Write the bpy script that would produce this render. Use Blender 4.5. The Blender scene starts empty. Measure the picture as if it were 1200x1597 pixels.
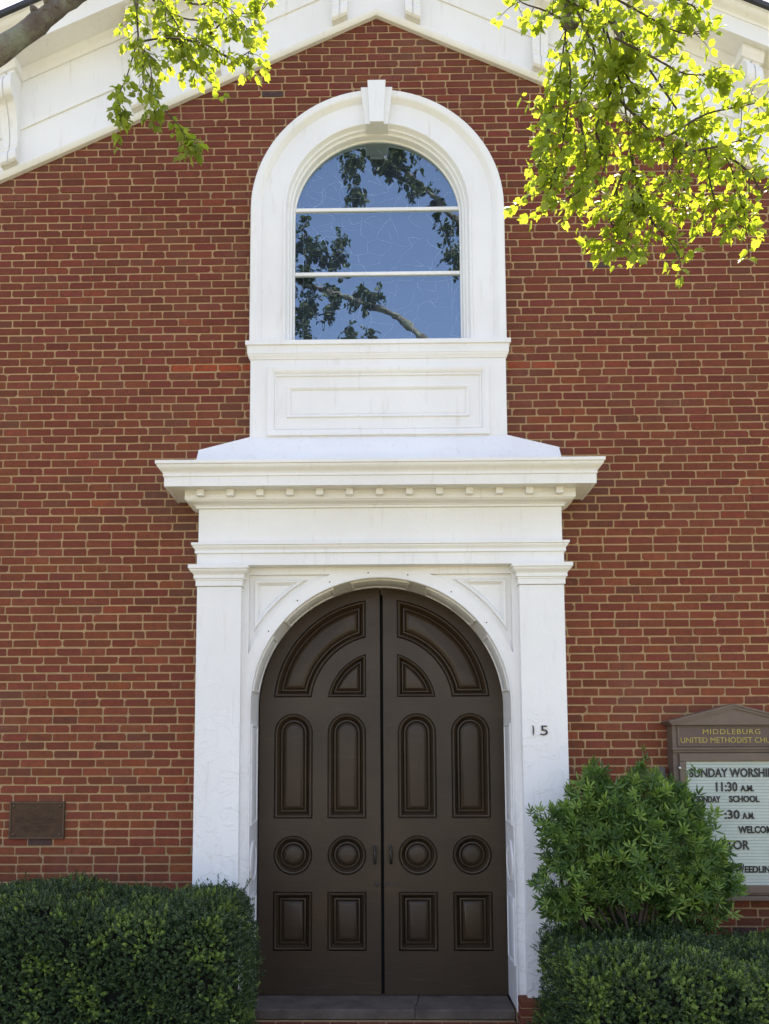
import bpy, bmesh, math, random
import numpy as np
from mathutils import Vector, Matrix, Euler

random.seed(7)
rng = np.random.default_rng(11)
S = bpy.context.scene
COL = S.collection
PI = math.pi
R = math.radians

# ------------------------------------------------------------------ camera
cam = bpy.data.cameras.new('camera')
cam.sensor_fit = 'VERTICAL'; cam.sensor_height = 36.0; cam.sensor_width = 27.05
cam.lens = 27.952
cam.shift_x = 0.01585; cam.shift_y = 0.15746
cam.clip_start = 0.05; cam.clip_end = 2000
co = bpy.data.objects.new('camera', cam); COL.objects.link(co)
co.matrix_world = (Matrix.Translation((0, -6.2, 1.96)) @ Matrix.Rotation(R(.8), 4, 'Z')
                   @ Matrix.Rotation(R(90 + 5.3), 4, 'X') @ Matrix.Rotation(R(-.2), 4, 'Z'))
S.camera = co

# ------------------------------------------------------------------ sky, sun, exposure
SUN_EL, SUN_AZ = R(62), R(20)          # behind the church, a little to the right
w = bpy.data.worlds.new('World'); S.world = w; w.use_nodes = True
nt = w.node_tree; nt.nodes.clear()
sky = nt.nodes.new('ShaderNodeTexSky'); sky.sky_type = 'NISHITA'; sky.sun_disc = False
sky.sun_elevation = SUN_EL; sky.sun_rotation = SUN_AZ
sky.air_density = 1.0; sky.dust_density = 1.6; sky.ozone_density = 1.0
bg = nt.nodes.new('ShaderNodeBackground'); bg.inputs[1].default_value = 0.15
wo = nt.nodes.new('ShaderNodeOutputWorld')
nt.links.new(sky.outputs[0], bg.inputs[0]); nt.links.new(bg.outputs[0], wo.inputs[0])
sl = bpy.data.lights.new('sun', 'SUN'); sl.energy = 5.0; sl.angle = R(.53); sl.color = (1, .95, .86)
so = bpy.data.objects.new('sun', sl); COL.objects.link(so)
sdir = Vector((math.sin(SUN_AZ) * math.cos(SUN_EL), math.cos(SUN_AZ) * math.cos(SUN_EL), math.sin(SUN_EL)))
so.rotation_euler = sdir.to_track_quat('Z', 'Y').to_euler(); so.location = (8, 20, 30)
vs = S.view_settings
vs.view_transform = 'Standard'; vs.look = 'None'; vs.gamma = 1; vs.use_curve_mapping = False
vs.exposure = 1.85
vs.use_white_balance = True; vs.white_balance_temperature = 7600; vs.white_balance_tint = 22   # camera set for open shade

# ------------------------------------------------------------------ materials
class NT:
    def __init__(s, name):
        s.m = bpy.data.materials.new(name); s.m.use_nodes = True
        s.t = s.m.node_tree; s.t.nodes.clear()
        s.out = s.n('ShaderNodeOutputMaterial')
    def n(s, typ, **k):
        nd = s.t.nodes.new(typ)
        for a, b in k.items(): setattr(nd, a, b)
        return nd
    def l(s, a, b): s.t.links.new(a, b)
    def pos(s): return s.n('ShaderNodeNewGeometry').outputs['Position']
    def noise(s, scale, detail=4, rough=.55, vec=None, stretch=None):
        nz = s.n('ShaderNodeTexNoise'); nz.inputs['Scale'].default_value = scale
        nz.inputs['Detail'].default_value = detail; nz.inputs['Roughness'].default_value = rough
        v = vec or s.pos()
        if stretch:
            mp = s.n('ShaderNodeMapping'); mp.inputs['Scale'].default_value = stretch; s.l(v, mp.inputs[0]); v = mp.outputs[0]
        s.l(v, nz.inputs['Vector']); return nz.outputs[0]
    def ramp(s, fac, *stops, interp='LINEAR'):
        r = s.n('ShaderNodeValToRGB'); r.color_ramp.interpolation = interp
        e = r.color_ramp.elements
        while len(e) < len(stops): e.new(.5)
        for i, (p, c) in enumerate(stops):
            e[i].position = p
            e[i].color = (c, c, c, 1) if not isinstance(c, tuple) else (*c, 1)
        s.l(fac, r.inputs[0]); return r.outputs[0]
    def mix(s, fac, a, b, typ='MIX'):
        m = s.n('ShaderNodeMix', data_type='RGBA', blend_type=typ)
        for v, i in ((fac, 0), (a, 6), (b, 7)):
            if isinstance(v, (int, float)): m.inputs[i].default_value = v
            elif isinstance(v, tuple): m.inputs[i].default_value = (*v, 1)
            else: s.l(v, m.inputs[i])
        return m.outputs[2]
    def math(s, op, a, b=0.0):
        m = s.n('ShaderNodeMath', operation=op)
        for v, i in ((a, 0), (b, 1)):
            if isinstance(v, (int, float)): m.inputs[i].default_value = v
            else: s.l(v, m.inputs[i])
        return m.outputs[0]
    def bump(s, h, strength, dist, normal=None):
        b = s.n('ShaderNodeBump'); b.inputs['Strength'].default_value = strength; b.inputs['Distance'].default_value = dist
        s.l(h, b.inputs['Height'])
        if normal: s.l(normal, b.inputs['Normal'])
        return b.outputs[0]
    def bsdf(s, color, rough=.6, normal=None, spec=.4, metal=0.0):
        b = s.n('ShaderNodeBsdfPrincipled')
        for v, k in ((color, 'Base Color'), (rough, 'Roughness'), (spec, 'Specular IOR Level'), (metal, 'Metallic')):
            if isinstance(v, tuple): b.inputs[k].default_value = (*v, 1)
            elif isinstance(v, (int, float)): b.inputs[k].default_value = v
            else: s.l(v, b.inputs[k])
        if normal: s.l(normal, b.inputs['Normal'])
        s.l(b.outputs[0], s.out.inputs[0]); return b

def mat_white(name='white_paint', peel=.35):
    t = NT(name)
    big = t.noise(1.3, 5); fine = t.noise(38, 6, .65)
    streak = t.noise(5, 5, .6, stretch=(5, 5, .5))
    c = t.mix(t.ramp(big, (.35, 0.), (.75, 1.)), (.82, .82, .80), (.74, .735, .71))
    c = t.mix(t.math('MULTIPLY', t.ramp(streak, (.58, 0.), (.75, 1.)), .42), c, (.58, .54, .46))
    c = t.mix(t.math('MULTIPLY', t.ramp(fine, (.66, 0.), (.74, 1.)), .35), c, (.48, .45, .40))
    # peeling patches low on the wood
    sep = t.n('ShaderNodeSeparateXYZ'); t.l(t.pos(), sep.inputs[0])
    low = t.ramp(t.math('DIVIDE', sep.outputs[2], 3.2), (.2, 1.), (.85, .12))
    v = t.n('ShaderNodeTexNoise'); v.inputs['Scale'].default_value = 5.5; v.inputs['Detail'].default_value = 7
    v.inputs['Distortion'].default_value = .7; t.l(t.pos(), v.inputs['Vector'])
    edge = t.ramp(v.outputs[0], (.49, 0.), (.505, 1.), (.56, 1.), (.575, 0.))
    hgt = t.math('ADD', t.math('MULTIPLY', t.math('MULTIPLY', edge, low), peel), t.math('MULTIPLY', fine, .12))
    t.bsdf(c, .5, t.bump(hgt, .8, .010), .4); return t.m
M_WHITE = mat_white()

def mat_brick():
    t = NT('brick')
    at = t.n('ShaderNodeAttribute'); at.attribute_name = 'tint'
    fine = t.noise(90, 5, .7); mid = t.noise(17, 6, .68)
    c = t.mix(t.math('MULTIPLY', t.ramp(mid, (.38, 0.), (.66, 1.)), .52), at.outputs[0], (.105, .036, .024))
    c = t.mix(t.math('MULTIPLY', t.ramp(t.noise(23, 5, .6), (.56, 0.), (.7, 1.)), .4), c, (.26, .075, .035))
    c = t.mix(t.math('MULTIPLY', t.ramp(fine, (.3, 1.), (.48, 0.)), .55), c, (.07, .022, .018))
    smear = t.noise(1.1, 6, .65)
    c = t.mix(t.math('MULTIPLY', t.ramp(smear, (.54, 0.), (.76, 1.)), .30), c, (.22, .13, .095))
    speck = t.noise(62, 3, .6)
    c = t.mix(t.ramp(speck, (.735, 0.), (.76, 1.)), c, (.5, .45, .40))
    run = t.noise(7, 4, .6, stretch=(3.5, 3.5, .9))
    c = t.mix(t.math('MULTIPLY', t.ramp(run, (.62, 0.), (.72, 1.)), .35), c, (.05, .02, .018))
    t.bsdf(c, .88, t.bump(fine, .5, .004, t.bump(mid, .3, .01)), .2); return t.m
M_BRICK = mat_brick()

def mat_mortar():
    t = NT('mortar')
    f = t.noise(120, 4, .7); b = t.noise(2.2, 5)
    c = t.mix(t.ramp(b, (.3, 0.), (.7, 1.)), (.47, .305, .155), (.38, .25, .135))
    c = t.mix(t.math('MULTIPLY', t.ramp(t.noise(6, 6, .7), (.5, 0.), (.68, 1.)), .7), c, (.28, .18, .105))
    c = t.mix(t.math('MULTIPLY', t.ramp(f, (.35, 1.), (.55, 0.)), .5), c, (.28, .18, .10))
    t.bsdf(c, .95, t.bump(f, .8, .004), .15); return t.m
M_MORTAR = mat_mortar()

def mat_door():
    t = NT('brown_door_paint')
    big = t.noise(1.6, 5); grain = t.noise(9, 6, .65, stretch=(.6, .6, 6))
    fine = t.noise(160, 3, .6)
    c = t.mix(t.ramp(big, (.3, 0.), (.7, 1.)), (.049, .030, .016), (.033, .0215, .0125))
    c = t.mix(t.math('MULTIPLY', t.ramp(grain, (.58, 0.), (.74, 1.)), .32), c, (.095, .07, .05))
    h = t.math('ADD', t.math('MULTIPLY', grain, .6), t.math('MULTIPLY', fine, .3))
    t.bsdf(c, t.ramp(big, (.3, .34), (.7, .50)), t.bump(h, .35, .005), .32); return t.m
M_DOOR = mat_door()

def mat_simple(name, col, rough=.6, col2=None, scale=12, bump=.2, metal=0.0, spec=.4, dist=.004):
    t = NT(name)
    n = t.noise(scale, 5, .6); f = t.noise(scale * 9, 4, .6)
    c = t.mix(t.ramp(n, (.3, 0.), (.7, 1.)), col, col2 or tuple(x * .7 for x in col))
    t.bsdf(c, rough, t.bump(t.math('ADD', n, f), bump, dist), spec, metal); return t.m
M_STONE = mat_simple('step_stone', (.15, .122, .10), .92, (.07, .055, .045), 5, .5, dist=.01)
M_ROOF = mat_simple('roof_slate', (.045, .047, .055), .7, (.03, .032, .04), 3, .3)
M_BRONZE = mat_simple('bronze', (.095, .055, .032), .8, (.062, .038, .024), 25, .4, .0, .15, .002)
M_BRONZE_HI = mat_simple('worn_bronze', (.13, .08, .05), .7, (.085, .054, .035), 40, .3, .0, .2, .002)
M_IRON = mat_simple('dark_iron', (.055, .05, .045), .34, (.022, .018, .016), 45, .3, .5, .5, .002)
M_SIGN = mat_simple('sign_brown_paint', (.155, .108, .078), .5, (.125, .088, .066), 9, .25)
M_SIGN_D = mat_simple('sign_header_paint', (.12, .075, .062), .5, (.10, .064, .053), 9, .2)
M_GOLD = mat_simple('yellow_lettering', (.50, .39, .09), .6, (.34, .27, .08), 120, .3)
M_BLACK = mat_simple('black_lettering', (.012, .012, .014), .4, (.02, .02, .022), 40, .1)
M_BOARD = mat_simple('letter_board', (.50, .56, .49), .6, (.40, .46, .41), 4, .1)
M_GROOVE = mat_simple('letter_board_groove', (.26, .30, .28), .7, (.22, .26, .24), 20, .1)
M_CAME = mat_simple('lead_came', (.46, .50, .56), .55, (.10, .12, .15), 9, .3)
M_DARK = mat_simple('interior_dark', (.012, .012, .012), .9)
M_LEADGLASS = mat_simple('opalescent_glass', (.030, .034, .045), .35, (.018, .02, .028), 5, .3)
M_GRASS = mat_simple('lawn', (.095, .13, .035), .9, (.13, .13, .05), 2.0, .8, dist=.03)
M_PATH = mat_simple('concrete_path', (.46, .43, .38), .9, (.38, .35, .31), 1.2, .4)
M_PAVE = mat_simple('brick_paving', (.17, .075, .05), .9, (.11, .055, .04), 6, .5)
M_ROAD = mat_simple('asphalt', (.06, .06, .06), .9, (.045, .045, .047), 3, .5)
M_GREY = mat_simple('grey_box', (.10, .085, .075), .5)

def mat_glass():
    t = NT('storm_window_glass')
    fr = t.n('ShaderNodeFresnel'); fr.inputs['IOR'].default_value = 3.2
    wob = t.noise(2.6, 3, .5)
    nb = t.bump(wob, .05, .02)
    gl = t.n('ShaderNodeBsdfGlossy'); gl.inputs['Roughness'].default_value = .0
    gl.inputs['Color'].default_value = (.62, .85, 1, 1); t.l(nb, gl.inputs['Normal'])
    tr = t.n('ShaderNodeBsdfTransparent'); tr.inputs[0].default_value = (.86, .9, .92, 1)
    bf = t.math('SUBTRACT', 1.0, t.n('ShaderNodeNewGeometry').outputs['Backfacing'])
    mx = t.n('ShaderNodeMixShader'); t.l(t.math('MULTIPLY', fr.outputs[0], bf), mx.inputs[0]); t.l(tr.outputs[0], mx.inputs[1]); t.l(gl.outputs[0], mx.inputs[2])
    t.l(mx.outputs[0], t.out.inputs[0]); return t.m
M_GLASS = mat_glass()

def mat_leaf(name, c_dark, c_light, c_new, trans, rough=.5, spec=.35):
    t = NT(name)
    at = t.n('ShaderNodeAttribute'); at.attribute_name = 'tint'
    sep = t.n('ShaderNodeSeparateColor'); t.l(at.outputs[0], sep.inputs[0])
    c = t.mix(sep.outputs[0], c_dark, c_light); c = t.mix(sep.outputs[1], c, c_new)
    b = t.bsdf(c, rough, None, spec)
    tl = t.n('ShaderNodeBsdfTranslucent'); tc = t.mix(1.0, c, (1.6, 1.68, .62), 'MULTIPLY'); t.l(tc, tl.inputs[0])
    mx = t.n('ShaderNodeMixShader'); mx.inputs[0].default_value = trans
    t.l(b.outputs[0], mx.inputs[1]); t.l(tl.outputs[0], mx.inputs[2]); t.l(mx.outputs[0], t.out.inputs[0]); return t.m
M_TREELEAF = mat_leaf('tree_leaf', (.16, .23, .04), (.24, .31, .055), (.33, .36, .08), .54, .5)
M_TREELEAF2 = mat_leaf('dark_tree_leaf', (.022, .040, .012), (.045, .07, .02), (.07, .10, .025), .25, .5)
M_HEDGELEAF = mat_leaf('hedge_leaf', (.022, .050, .020), (.072, .122, .042), (.21, .32, .06), .2, .38, .45)
M_SHRUBLEAF = mat_leaf('shrub_leaf', (.04, .095, .024), (.12, .225, .05), (.25, .38, .085), .32, .4, .4)

def mat_bark():
    t = NT('bark')
    n = t.noise(9, 6, .65, stretch=(1, 1, .35)); l = t.noise(5.5, 5, .6)
    c = t.mix(t.ramp(n, (.3, 0.), (.7, 1.)), (.11, .092, .078), (.25, .22, .19))
    c = t.mix(t.ramp(l, (.50, 0.), (.62, 1.)), c, t.mix(t.noise(40, 4), (.16, .19, .13), (.36, .38, .30)))
    t.bsdf(c, .9, t.bump(t.math('ADD', n, t.noise(35, 5, .7)), 1.0, .03), .2); return t.m
M_BARK = mat_bark()
M_TWIG = mat_simple('twig_bark', (.075, .055, .042), .85, (.045, .035, .028), 30, .4)

# ------------------------------------------------------------------ object helpers
def tag(o, label=None, cat=None, group=None, kind=None):
    for k, v in (('label', label), ('category', cat), ('group', group), ('kind', kind)):
        if v: o[k] = v
    return o
def empty(name, loc, label=None, cat=None, group=None):
    o = bpy.data.objects.new(name, None); COL.objects.link(o); o.location = loc
    o.empty_display_size = .1
    return tag(o, label, cat, group)
def place(name, me, parent=None, mats=None):
    o = bpy.data.objects.new(name, me); COL.objects.link(o)
    if parent is not None:
        o.parent = parent; o.matrix_parent_inverse = wmat(parent).inverted()
    return o
def wmat(o):
    m = Matrix.LocRotScale(o.location, o.rotation_euler, o.scale)
    if o.parent: return wmat(o.parent) @ o.matrix_parent_inverse @ m
    return m

class MB:
    """collects faces, then becomes ONE mesh object"""
    def __init__(s): s.v = []; s.f = []
    def add(s, vs, fs):
        b = len(s.v); s.v += [tuple(p) for p in vs]; s.f += [tuple(i + b for i in f) for f in fs]; return s
    def box(s, x0, x1, y0, y1, z0, z1, bev=0.0):
        if bev <= 0:
            v = [(x, y, z) for z in (z0, z1) for y in (y0, y1) for x in (x0, x1)]
            return s.add(v, [(0, 2, 3, 1), (4, 5, 7, 6), (0, 1, 5, 4), (2, 6, 7, 3), (0, 4, 6, 2), (1, 3, 7, 5)])
        bm = bmesh.new(); bmesh.ops.create_cube(bm, size=1)
        for q in bm.verts:
            q.co = Vector(((x0 + x1) / 2 + q.co.x * (x1 - x0), (y0 + y1) / 2 + q.co.y * (y1 - y0), (z0 + z1) / 2 + q.co.z * (z1 - z0)))
        bmesh.ops.bevel(bm, geom=list(bm.edges), offset=bev, segments=2, affect='EDGES', profile=.6)
        return s.bm(bm)
    def bm(s, bm):
        bm.verts.index_update()
        s.add([q.co[:] for q in bm.verts], [[q.index for q in f.verts] for f in bm.faces]); bm.free(); return s
    def rings(s, rings, closed=True, cap0=False, cap1=False, flip=False):
        n = len(rings[0]); v = [p for r in rings for p in r]; f = []
        for i in range(len(rings) - 1):
            for j in range(n if closed else n - 1):
                k = (j + 1) % n
                q = (i * n + j, i * n + k, (i + 1) * n + k, (i + 1) * n + j)
                f.append(q[::-1] if flip else q)
        if cap0: f.append(tuple(range(n)) if flip else tuple(range(n))[::-1])
        if cap1: f.append(tuple((len(rings) - 1) * n + j for j in range(n)))
        return s.add(v, f)
    def tube(s, pts, rad, n=8, cap=True):
        pts = [Vector(p) for p in pts]; rings = []; up = Vector((.31, .17, .93)).normalized()
        for i, p in enumerate(pts):
            d = (pts[min(i + 1, len(pts) - 1)] - pts[max(i - 1, 0)]).normalized()
            a = d.cross(up); a = a.normalized() if a.length > 1e-4 else Vector((1, 0, 0)); b = d.cross(a)
            r = rad[i] if isinstance(rad, (list, tuple)) else rad
            rings.append([tuple(p + (a * math.cos(2 * PI * j / n) + b * math.sin(2 * PI * j / n)) * r) for j in range(n)])
        return s.rings(rings, True, cap, cap)
    def mesh(s, name, mat, smooth=None):
        me = bpy.data.meshes.new(name); me.from_pydata(s.v, [], s.f)
        bm = bmesh.new(); bm.from_mesh(me)
        bmesh.ops.recalc_face_normals(bm, faces=bm.faces); bm.to_mesh(me); bm.free()
        me.materials.append(mat)
        if smooth is not None:
            me.polygons.foreach_set('use_smooth', [True] * len(me.polygons)); me.set_sharp_from_angle(angle=R(smooth))
        me.update(); return me
    def build(s, name, mat, parent=None, smooth=None): return place(name, s.mesh(name, mat, smooth), parent)

def fill(loops, y):
    """planar sheet in XZ at depth y: first loop outline, others holes"""
    bm = bmesh.new(); ed = []
    for lp in loops:
        vs_ = [bm.verts.new((x, y, z)) for x, z in lp]
        ed += [bm.edges.new((vs_[i], vs_[(i + 1) % len(vs_)])) for i in range(len(vs_))]
    bmesh.ops.triangle_fill(bm, use_beauty=True, use_dissolve=False, edges=ed)
    return bm
def arc(cx, cz, r, a0, a1, n): return [(cx + r * math.cos(R(a0 + (a1 - a0) * i / n)), cz + r * math.sin(R(a0 + (a1 - a0) * i / n))) for i in range(n + 1)]
def xz(loop, y): return [(x, y, z) for x, z in loop]

def ucap(W, P, prof, cx=0., yw=0., top=True, bot=True):
    """moulding carried round three sides of a block: half width W, projection P, profile (out, z)"""
    m = MB()
    rings = [[(cx - W - o, yw, z), (cx - W - o, -P - o, z), (cx + W + o, -P - o, z), (cx + W + o, yw, z)] for o, z in prof]
    m.rings(rings, False)
    n = len(prof)
    if top: m.f.append((0, 1, 2, 3))
    if bot: m.f.append(tuple((n - 1) * 4 + j for j in range(4)))
    return m
def cyma(o0, z0, o1, z1, n=8):
    out = []
    for i in range(n + 1):
        t = i / n; k = t - math.sin(2 * PI * t) / (2 * PI) * .85
        out.append((o0 + (o1 - o0) * k, z0 + (z1 - z0) * t))
    return out

# ------------------------------------------------------------------ ground
MB().add([(-300, -300, -.22), (300, -300, -.22), (300, 300, -.22), (-300, 300, -.22)], [(0, 1, 2, 3)]).build('ground', M_GRASS)['kind'] = 'structure'
MB().box(-1.3, 1.3, -7.6, -.42, -.25, -.205, .01).build('path', M_PAVE)['kind'] = 'structure'
MB().box(-60, 60, -10.2, -7.62, -.25, -.20, .01).build('sidewalk', M_PATH)['kind'] = 'structure'
MB().box(-60, 60, -20, -10.4, -.35, -.212).build('road', M_ROAD)['kind'] = 'structure'

# ------------------------------------------------------------------ church
church = empty('church', (0, 0, -.2), 'red brick church front with white arched portal, brown doors and gable', 'church')
SL, AP = .46, 8.138                                   # rake of the gable, brick apex
def base(x): return AP - SL * abs(x)
HW = 5.3                                              # half width of the front
ZS, XS = 6.353, .0                                    # window arch centre
DZ, DX = 2.272, .008                                  # door arch centre

wall_m = MB()
outline = [(-HW, -.3), (HW, -.3), (HW, base(HW) + .6), (0, AP + .6), (-HW, base(HW) + .6)]
win_hole = [(-.80, 5.0), (.80, 5.0)] + arc(0, ZS, .80, 0, 180, 32)
door_hole = [(-1.1 + DX, -.1), (1.1 + DX, -.1)] + arc(DX, DZ, 1.1, 0, 180, 32)
wall_m.bm(fill([outline, win_hole, door_hole], .0035))
wall_m.rings([xz(win_hole, .0035), xz(win_hole, .4)]); wall_m.rings([xz(door_hole, .0035), xz(door_hole, .5)])
wall_m.rings([xz(outline, .0035), xz(outline, .4)])
wall = wall_m.build('brick_wall', M_MORTAR, church)
side = MB()
side.box(-HW, -HW + .4, .402, 16, -.3, base(HW) + .55); side.box(HW - .4, HW, .402, 16, -.3, base(HW) + .55); side.box(-HW + .402, HW - .402, 15.6, 16, -.3, base(HW) + .55)
side.build('side_wall', M_BRICK, church)
ta = side  # side walls take the brick material's default tint

def brick_mesh(v, f, x0, x1, z0, z1, yoff):
    """one worn brick with clipped corners and a small arris"""
    c = [random.uniform(.0015, .006) if random.random() < .8 else random.uniform(.008, .017) for _ in range(4)]
    j = lambda a=.0011: random.uniform(-a, a)
    o = [(x0 + c[0] + j(), z0 + j()), (x1 - c[1] + j(), z0 + j()), (x1 + j(), z0 + c[1] + j()), (x1 + j(), z1 - c[2] + j()),
         (x1 - c[2] + j(), z1 + j()), (x0 + c[3] + j(), z1 + j()), (x0 + j(), z1 - c[3] + j()), (x0 + j(), z0 + c[0] + j())]
    cx, cz = (x0 + x1) / 2, (z0 + z1) / 2; b = len(v)
    e = .0025
    tl = random.uniform(-.0016, .0016); tz = random.uniform(-.0012, .0012)
    for x, z in o: v.append((x, .016, z))
    for x, z in o:
        xi = x - e * (1 if x > cx else -1); zi = z - e * (1 if z > cz else -1)
        v.append((xi, yoff + tl * (x - cx) / .1 + tz * (z - cz) / .03, zi))
    for k in range(8): f.append((b + k, b + (k + 1) % 8, b + 8 + (k + 1) % 8, b + 8 + k))
    f.append(tuple(b + 8 + k for k in range(8)))

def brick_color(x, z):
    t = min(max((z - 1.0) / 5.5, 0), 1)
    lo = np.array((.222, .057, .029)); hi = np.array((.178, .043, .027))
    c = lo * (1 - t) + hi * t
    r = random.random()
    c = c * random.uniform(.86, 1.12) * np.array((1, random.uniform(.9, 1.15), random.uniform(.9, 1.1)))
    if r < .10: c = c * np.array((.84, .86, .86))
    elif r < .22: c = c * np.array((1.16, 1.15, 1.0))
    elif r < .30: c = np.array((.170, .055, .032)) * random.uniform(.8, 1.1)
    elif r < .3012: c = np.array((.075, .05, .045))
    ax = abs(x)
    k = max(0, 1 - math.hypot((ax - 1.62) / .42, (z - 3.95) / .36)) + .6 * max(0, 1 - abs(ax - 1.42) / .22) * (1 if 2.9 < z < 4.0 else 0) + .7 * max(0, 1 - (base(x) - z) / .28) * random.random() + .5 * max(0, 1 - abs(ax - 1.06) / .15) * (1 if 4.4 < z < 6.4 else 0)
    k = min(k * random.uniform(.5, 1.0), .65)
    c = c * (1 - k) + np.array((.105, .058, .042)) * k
    return c
bricks = []
z = -.30
# a joint falls at z = 5.070
def course_h(zz): return .0672 if zz < 2.6 else .0672 - (zz - 2.6) / 5.2 * .0034
zs = [5.070]
while zs[-1] < AP + .1: zs.append(zs[-1] + course_h(zs[-1]))
dn = [5.070]
while dn[-1] > -.26: dn.append(dn[-1] - course_h(dn[-1]))
zs = dn[::-1][:-1] + zs
JT = .0086
for i in range(len(zs) - 1):
    z0, z1 = zs[i] + JT / 2, zs[i + 1] - JT / 2
    x = -5.28 - (i % 2) * .098 + random.gauss(0, .014)
    if abs(zs[i] - 5.002) < .03: x = -5.28 + .0
    while x < 5.26:
        L = .196 + random.gauss(0, .0025)
        if random.random() < .012: L = random.choice((.096, .07, .13))
        a, b_ = x + JT / 2, x + L - JT / 2
        x += L
        a, b_ = max(a, -5.29), min(b_, 5.29)
        if b_ - a < .02: continue
        cx, cz = (a + b_) / 2, (z0 + z1) / 2
        if z0 > base(cx) + .12: continue
        if abs(cx) < 1.27 and cz < 4.2 and max(abs(a), abs(b_)) < 1.36: continue
        if max(abs(a), abs(b_)) < 1.0 and 4.0 < cz < 6.35: continue
        if cz >= 6.3 and math.hypot(max(abs(a), abs(b_)), cz - ZS) < .98: continue
        dz = random.gauss(0, .0009)
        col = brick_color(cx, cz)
        if 5.0 < cz < 5.07 and (-1.60 < cx < -1.38 or -1.25 < cx < -1.0 or 1.08 < cx < 1.5): col = np.array((.36, .068, .026)) * random.uniform(.85, 1.05)
        if abs(cz - 7.462) < .03 and abs(cx + .899) < .1: col = np.array((.055, .045, .05))
        bricks.append((a, b_, z0 + dz, z1 + dz, min(random.gauss(-.0008, .0010), .0002), col))
def visible_full(b):
    a, b_, z0, z1 = b[:4]; cx, cz = (a + b_) / 2, (z0 + z1) / 2
    if b_ - a < .17: return False
    ax = min(abs(a), abs(b_))
    if cz < 4.3 and ax < 1.48: return False
    if cz > base(cx) - .12 or abs(cx) > 2.95: return False
    if cx < 0 and (cz < 1.25 or (cx < -2.35 and 1.2 < cz < 1.6)): return False
    if cx > 0 and cz < 1.9: return False
    return 1.25 < cz < 3.9
order = sorted((i for i, b in enumerate(bricks) if visible_full(b)), key=lambda i: (bricks[i][2]))
single = set(order[:300])
def tint_attr(me, cols, domain='FACE'):
    a = me.color_attributes.new('tint', 'FLOAT_COLOR', 'POINT') if domain == 'POINT' else me.attributes.new('tint', 'FLOAT_COLOR', 'FACE')
    a.data.foreach_set('color', np.asarray(cols, dtype=np.float32).ravel())
gv, gf, gc = [], [], []
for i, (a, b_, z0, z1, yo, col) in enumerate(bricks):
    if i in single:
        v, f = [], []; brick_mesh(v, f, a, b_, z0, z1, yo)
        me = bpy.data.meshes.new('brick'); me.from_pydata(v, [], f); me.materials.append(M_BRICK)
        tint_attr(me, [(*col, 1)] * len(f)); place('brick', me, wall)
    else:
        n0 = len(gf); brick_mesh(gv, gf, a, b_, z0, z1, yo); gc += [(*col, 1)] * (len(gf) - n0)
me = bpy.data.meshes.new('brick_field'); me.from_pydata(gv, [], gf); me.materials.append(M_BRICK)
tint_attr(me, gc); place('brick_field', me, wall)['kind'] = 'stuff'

# ---- gable cornice: boards follow the rake (profile points: depth y, height above the rake line)
gable = empty('x', (0, 0, 0)); gable.name = 'gable_cornice'; gable.parent = church; gable.matrix_parent_inverse = wmat(church).inverted()
def rake(prof, name, mat, xe=HW + .35, closed=True, smooth=None):
    m = MB()
    xs = [-xe, 0, xe]
    m.rings([[(x, y, base(x) + h) for y, h in prof] for x in xs], closed, closed, closed)
    return m.build(name, mat, gable, smooth)
rake([(.0, -.03), (-.035, -.03), (-.052, -.012), (-.058, .012), (-.05, .028), (0, .028)], 'rake_moulding', M_WHITE, smooth=40)
rake([(.0, .0285), (-.045, .0285), (-.045, .326), (.0, .326)], 'frieze_board', M_WHITE)
rake([(.0, .3265), (-.056, .3265), (-.058, .331), (-.058, .748), (0, .748)], 'frieze_board', M_WHITE)
rake([(0, .7485), (-.07, .7485), (-.075, .765), (-.085, .785), (-.105, .80), (-.112, .828), (0, .828)], 'bed_moulding', M_WHITE, smooth=40)
rake([(0, .8285), (-.268, .8285), (-.268, .86), (0, .86)], 'soffit', M_WHITE)
rake([(-.2685, .82), (-.295, .82), (-.295, .962), (-.2685, .962)], 'fascia', M_WHITE)
rake([(-.25, .9625), (-.30, .9625), (-.304, .975), (-.312, .985), (-.335, .995), (-.352, 1.012), (-.36, 1.03), (-.372, 1.034), (-.372, 1.045), (-.25, 1.045)], 'crown_moulding', M_WHITE, smooth=40)
m = MB()
for s in (-1, 1):
    xe = HW + .42
    q = [(0, -.40), (0, 16.3)]
    for k, (h0, h1, y0) in enumerate(((1.0455, 1.085, -.40),)):
        xs_ = (0, s * xe)
        v = [(x, y, base(x) + h) for x in xs_ for y in (y0, 16.3) for h in (h0, h1)]
        m.add(v, [(0, 1, 3, 2), (4, 6, 7, 5), (0, 4, 5, 1), (2, 3, 7, 6), (0, 2, 6, 4), (1, 5, 7, 3)])
m.build('roof', M_ROOF, church)

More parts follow.
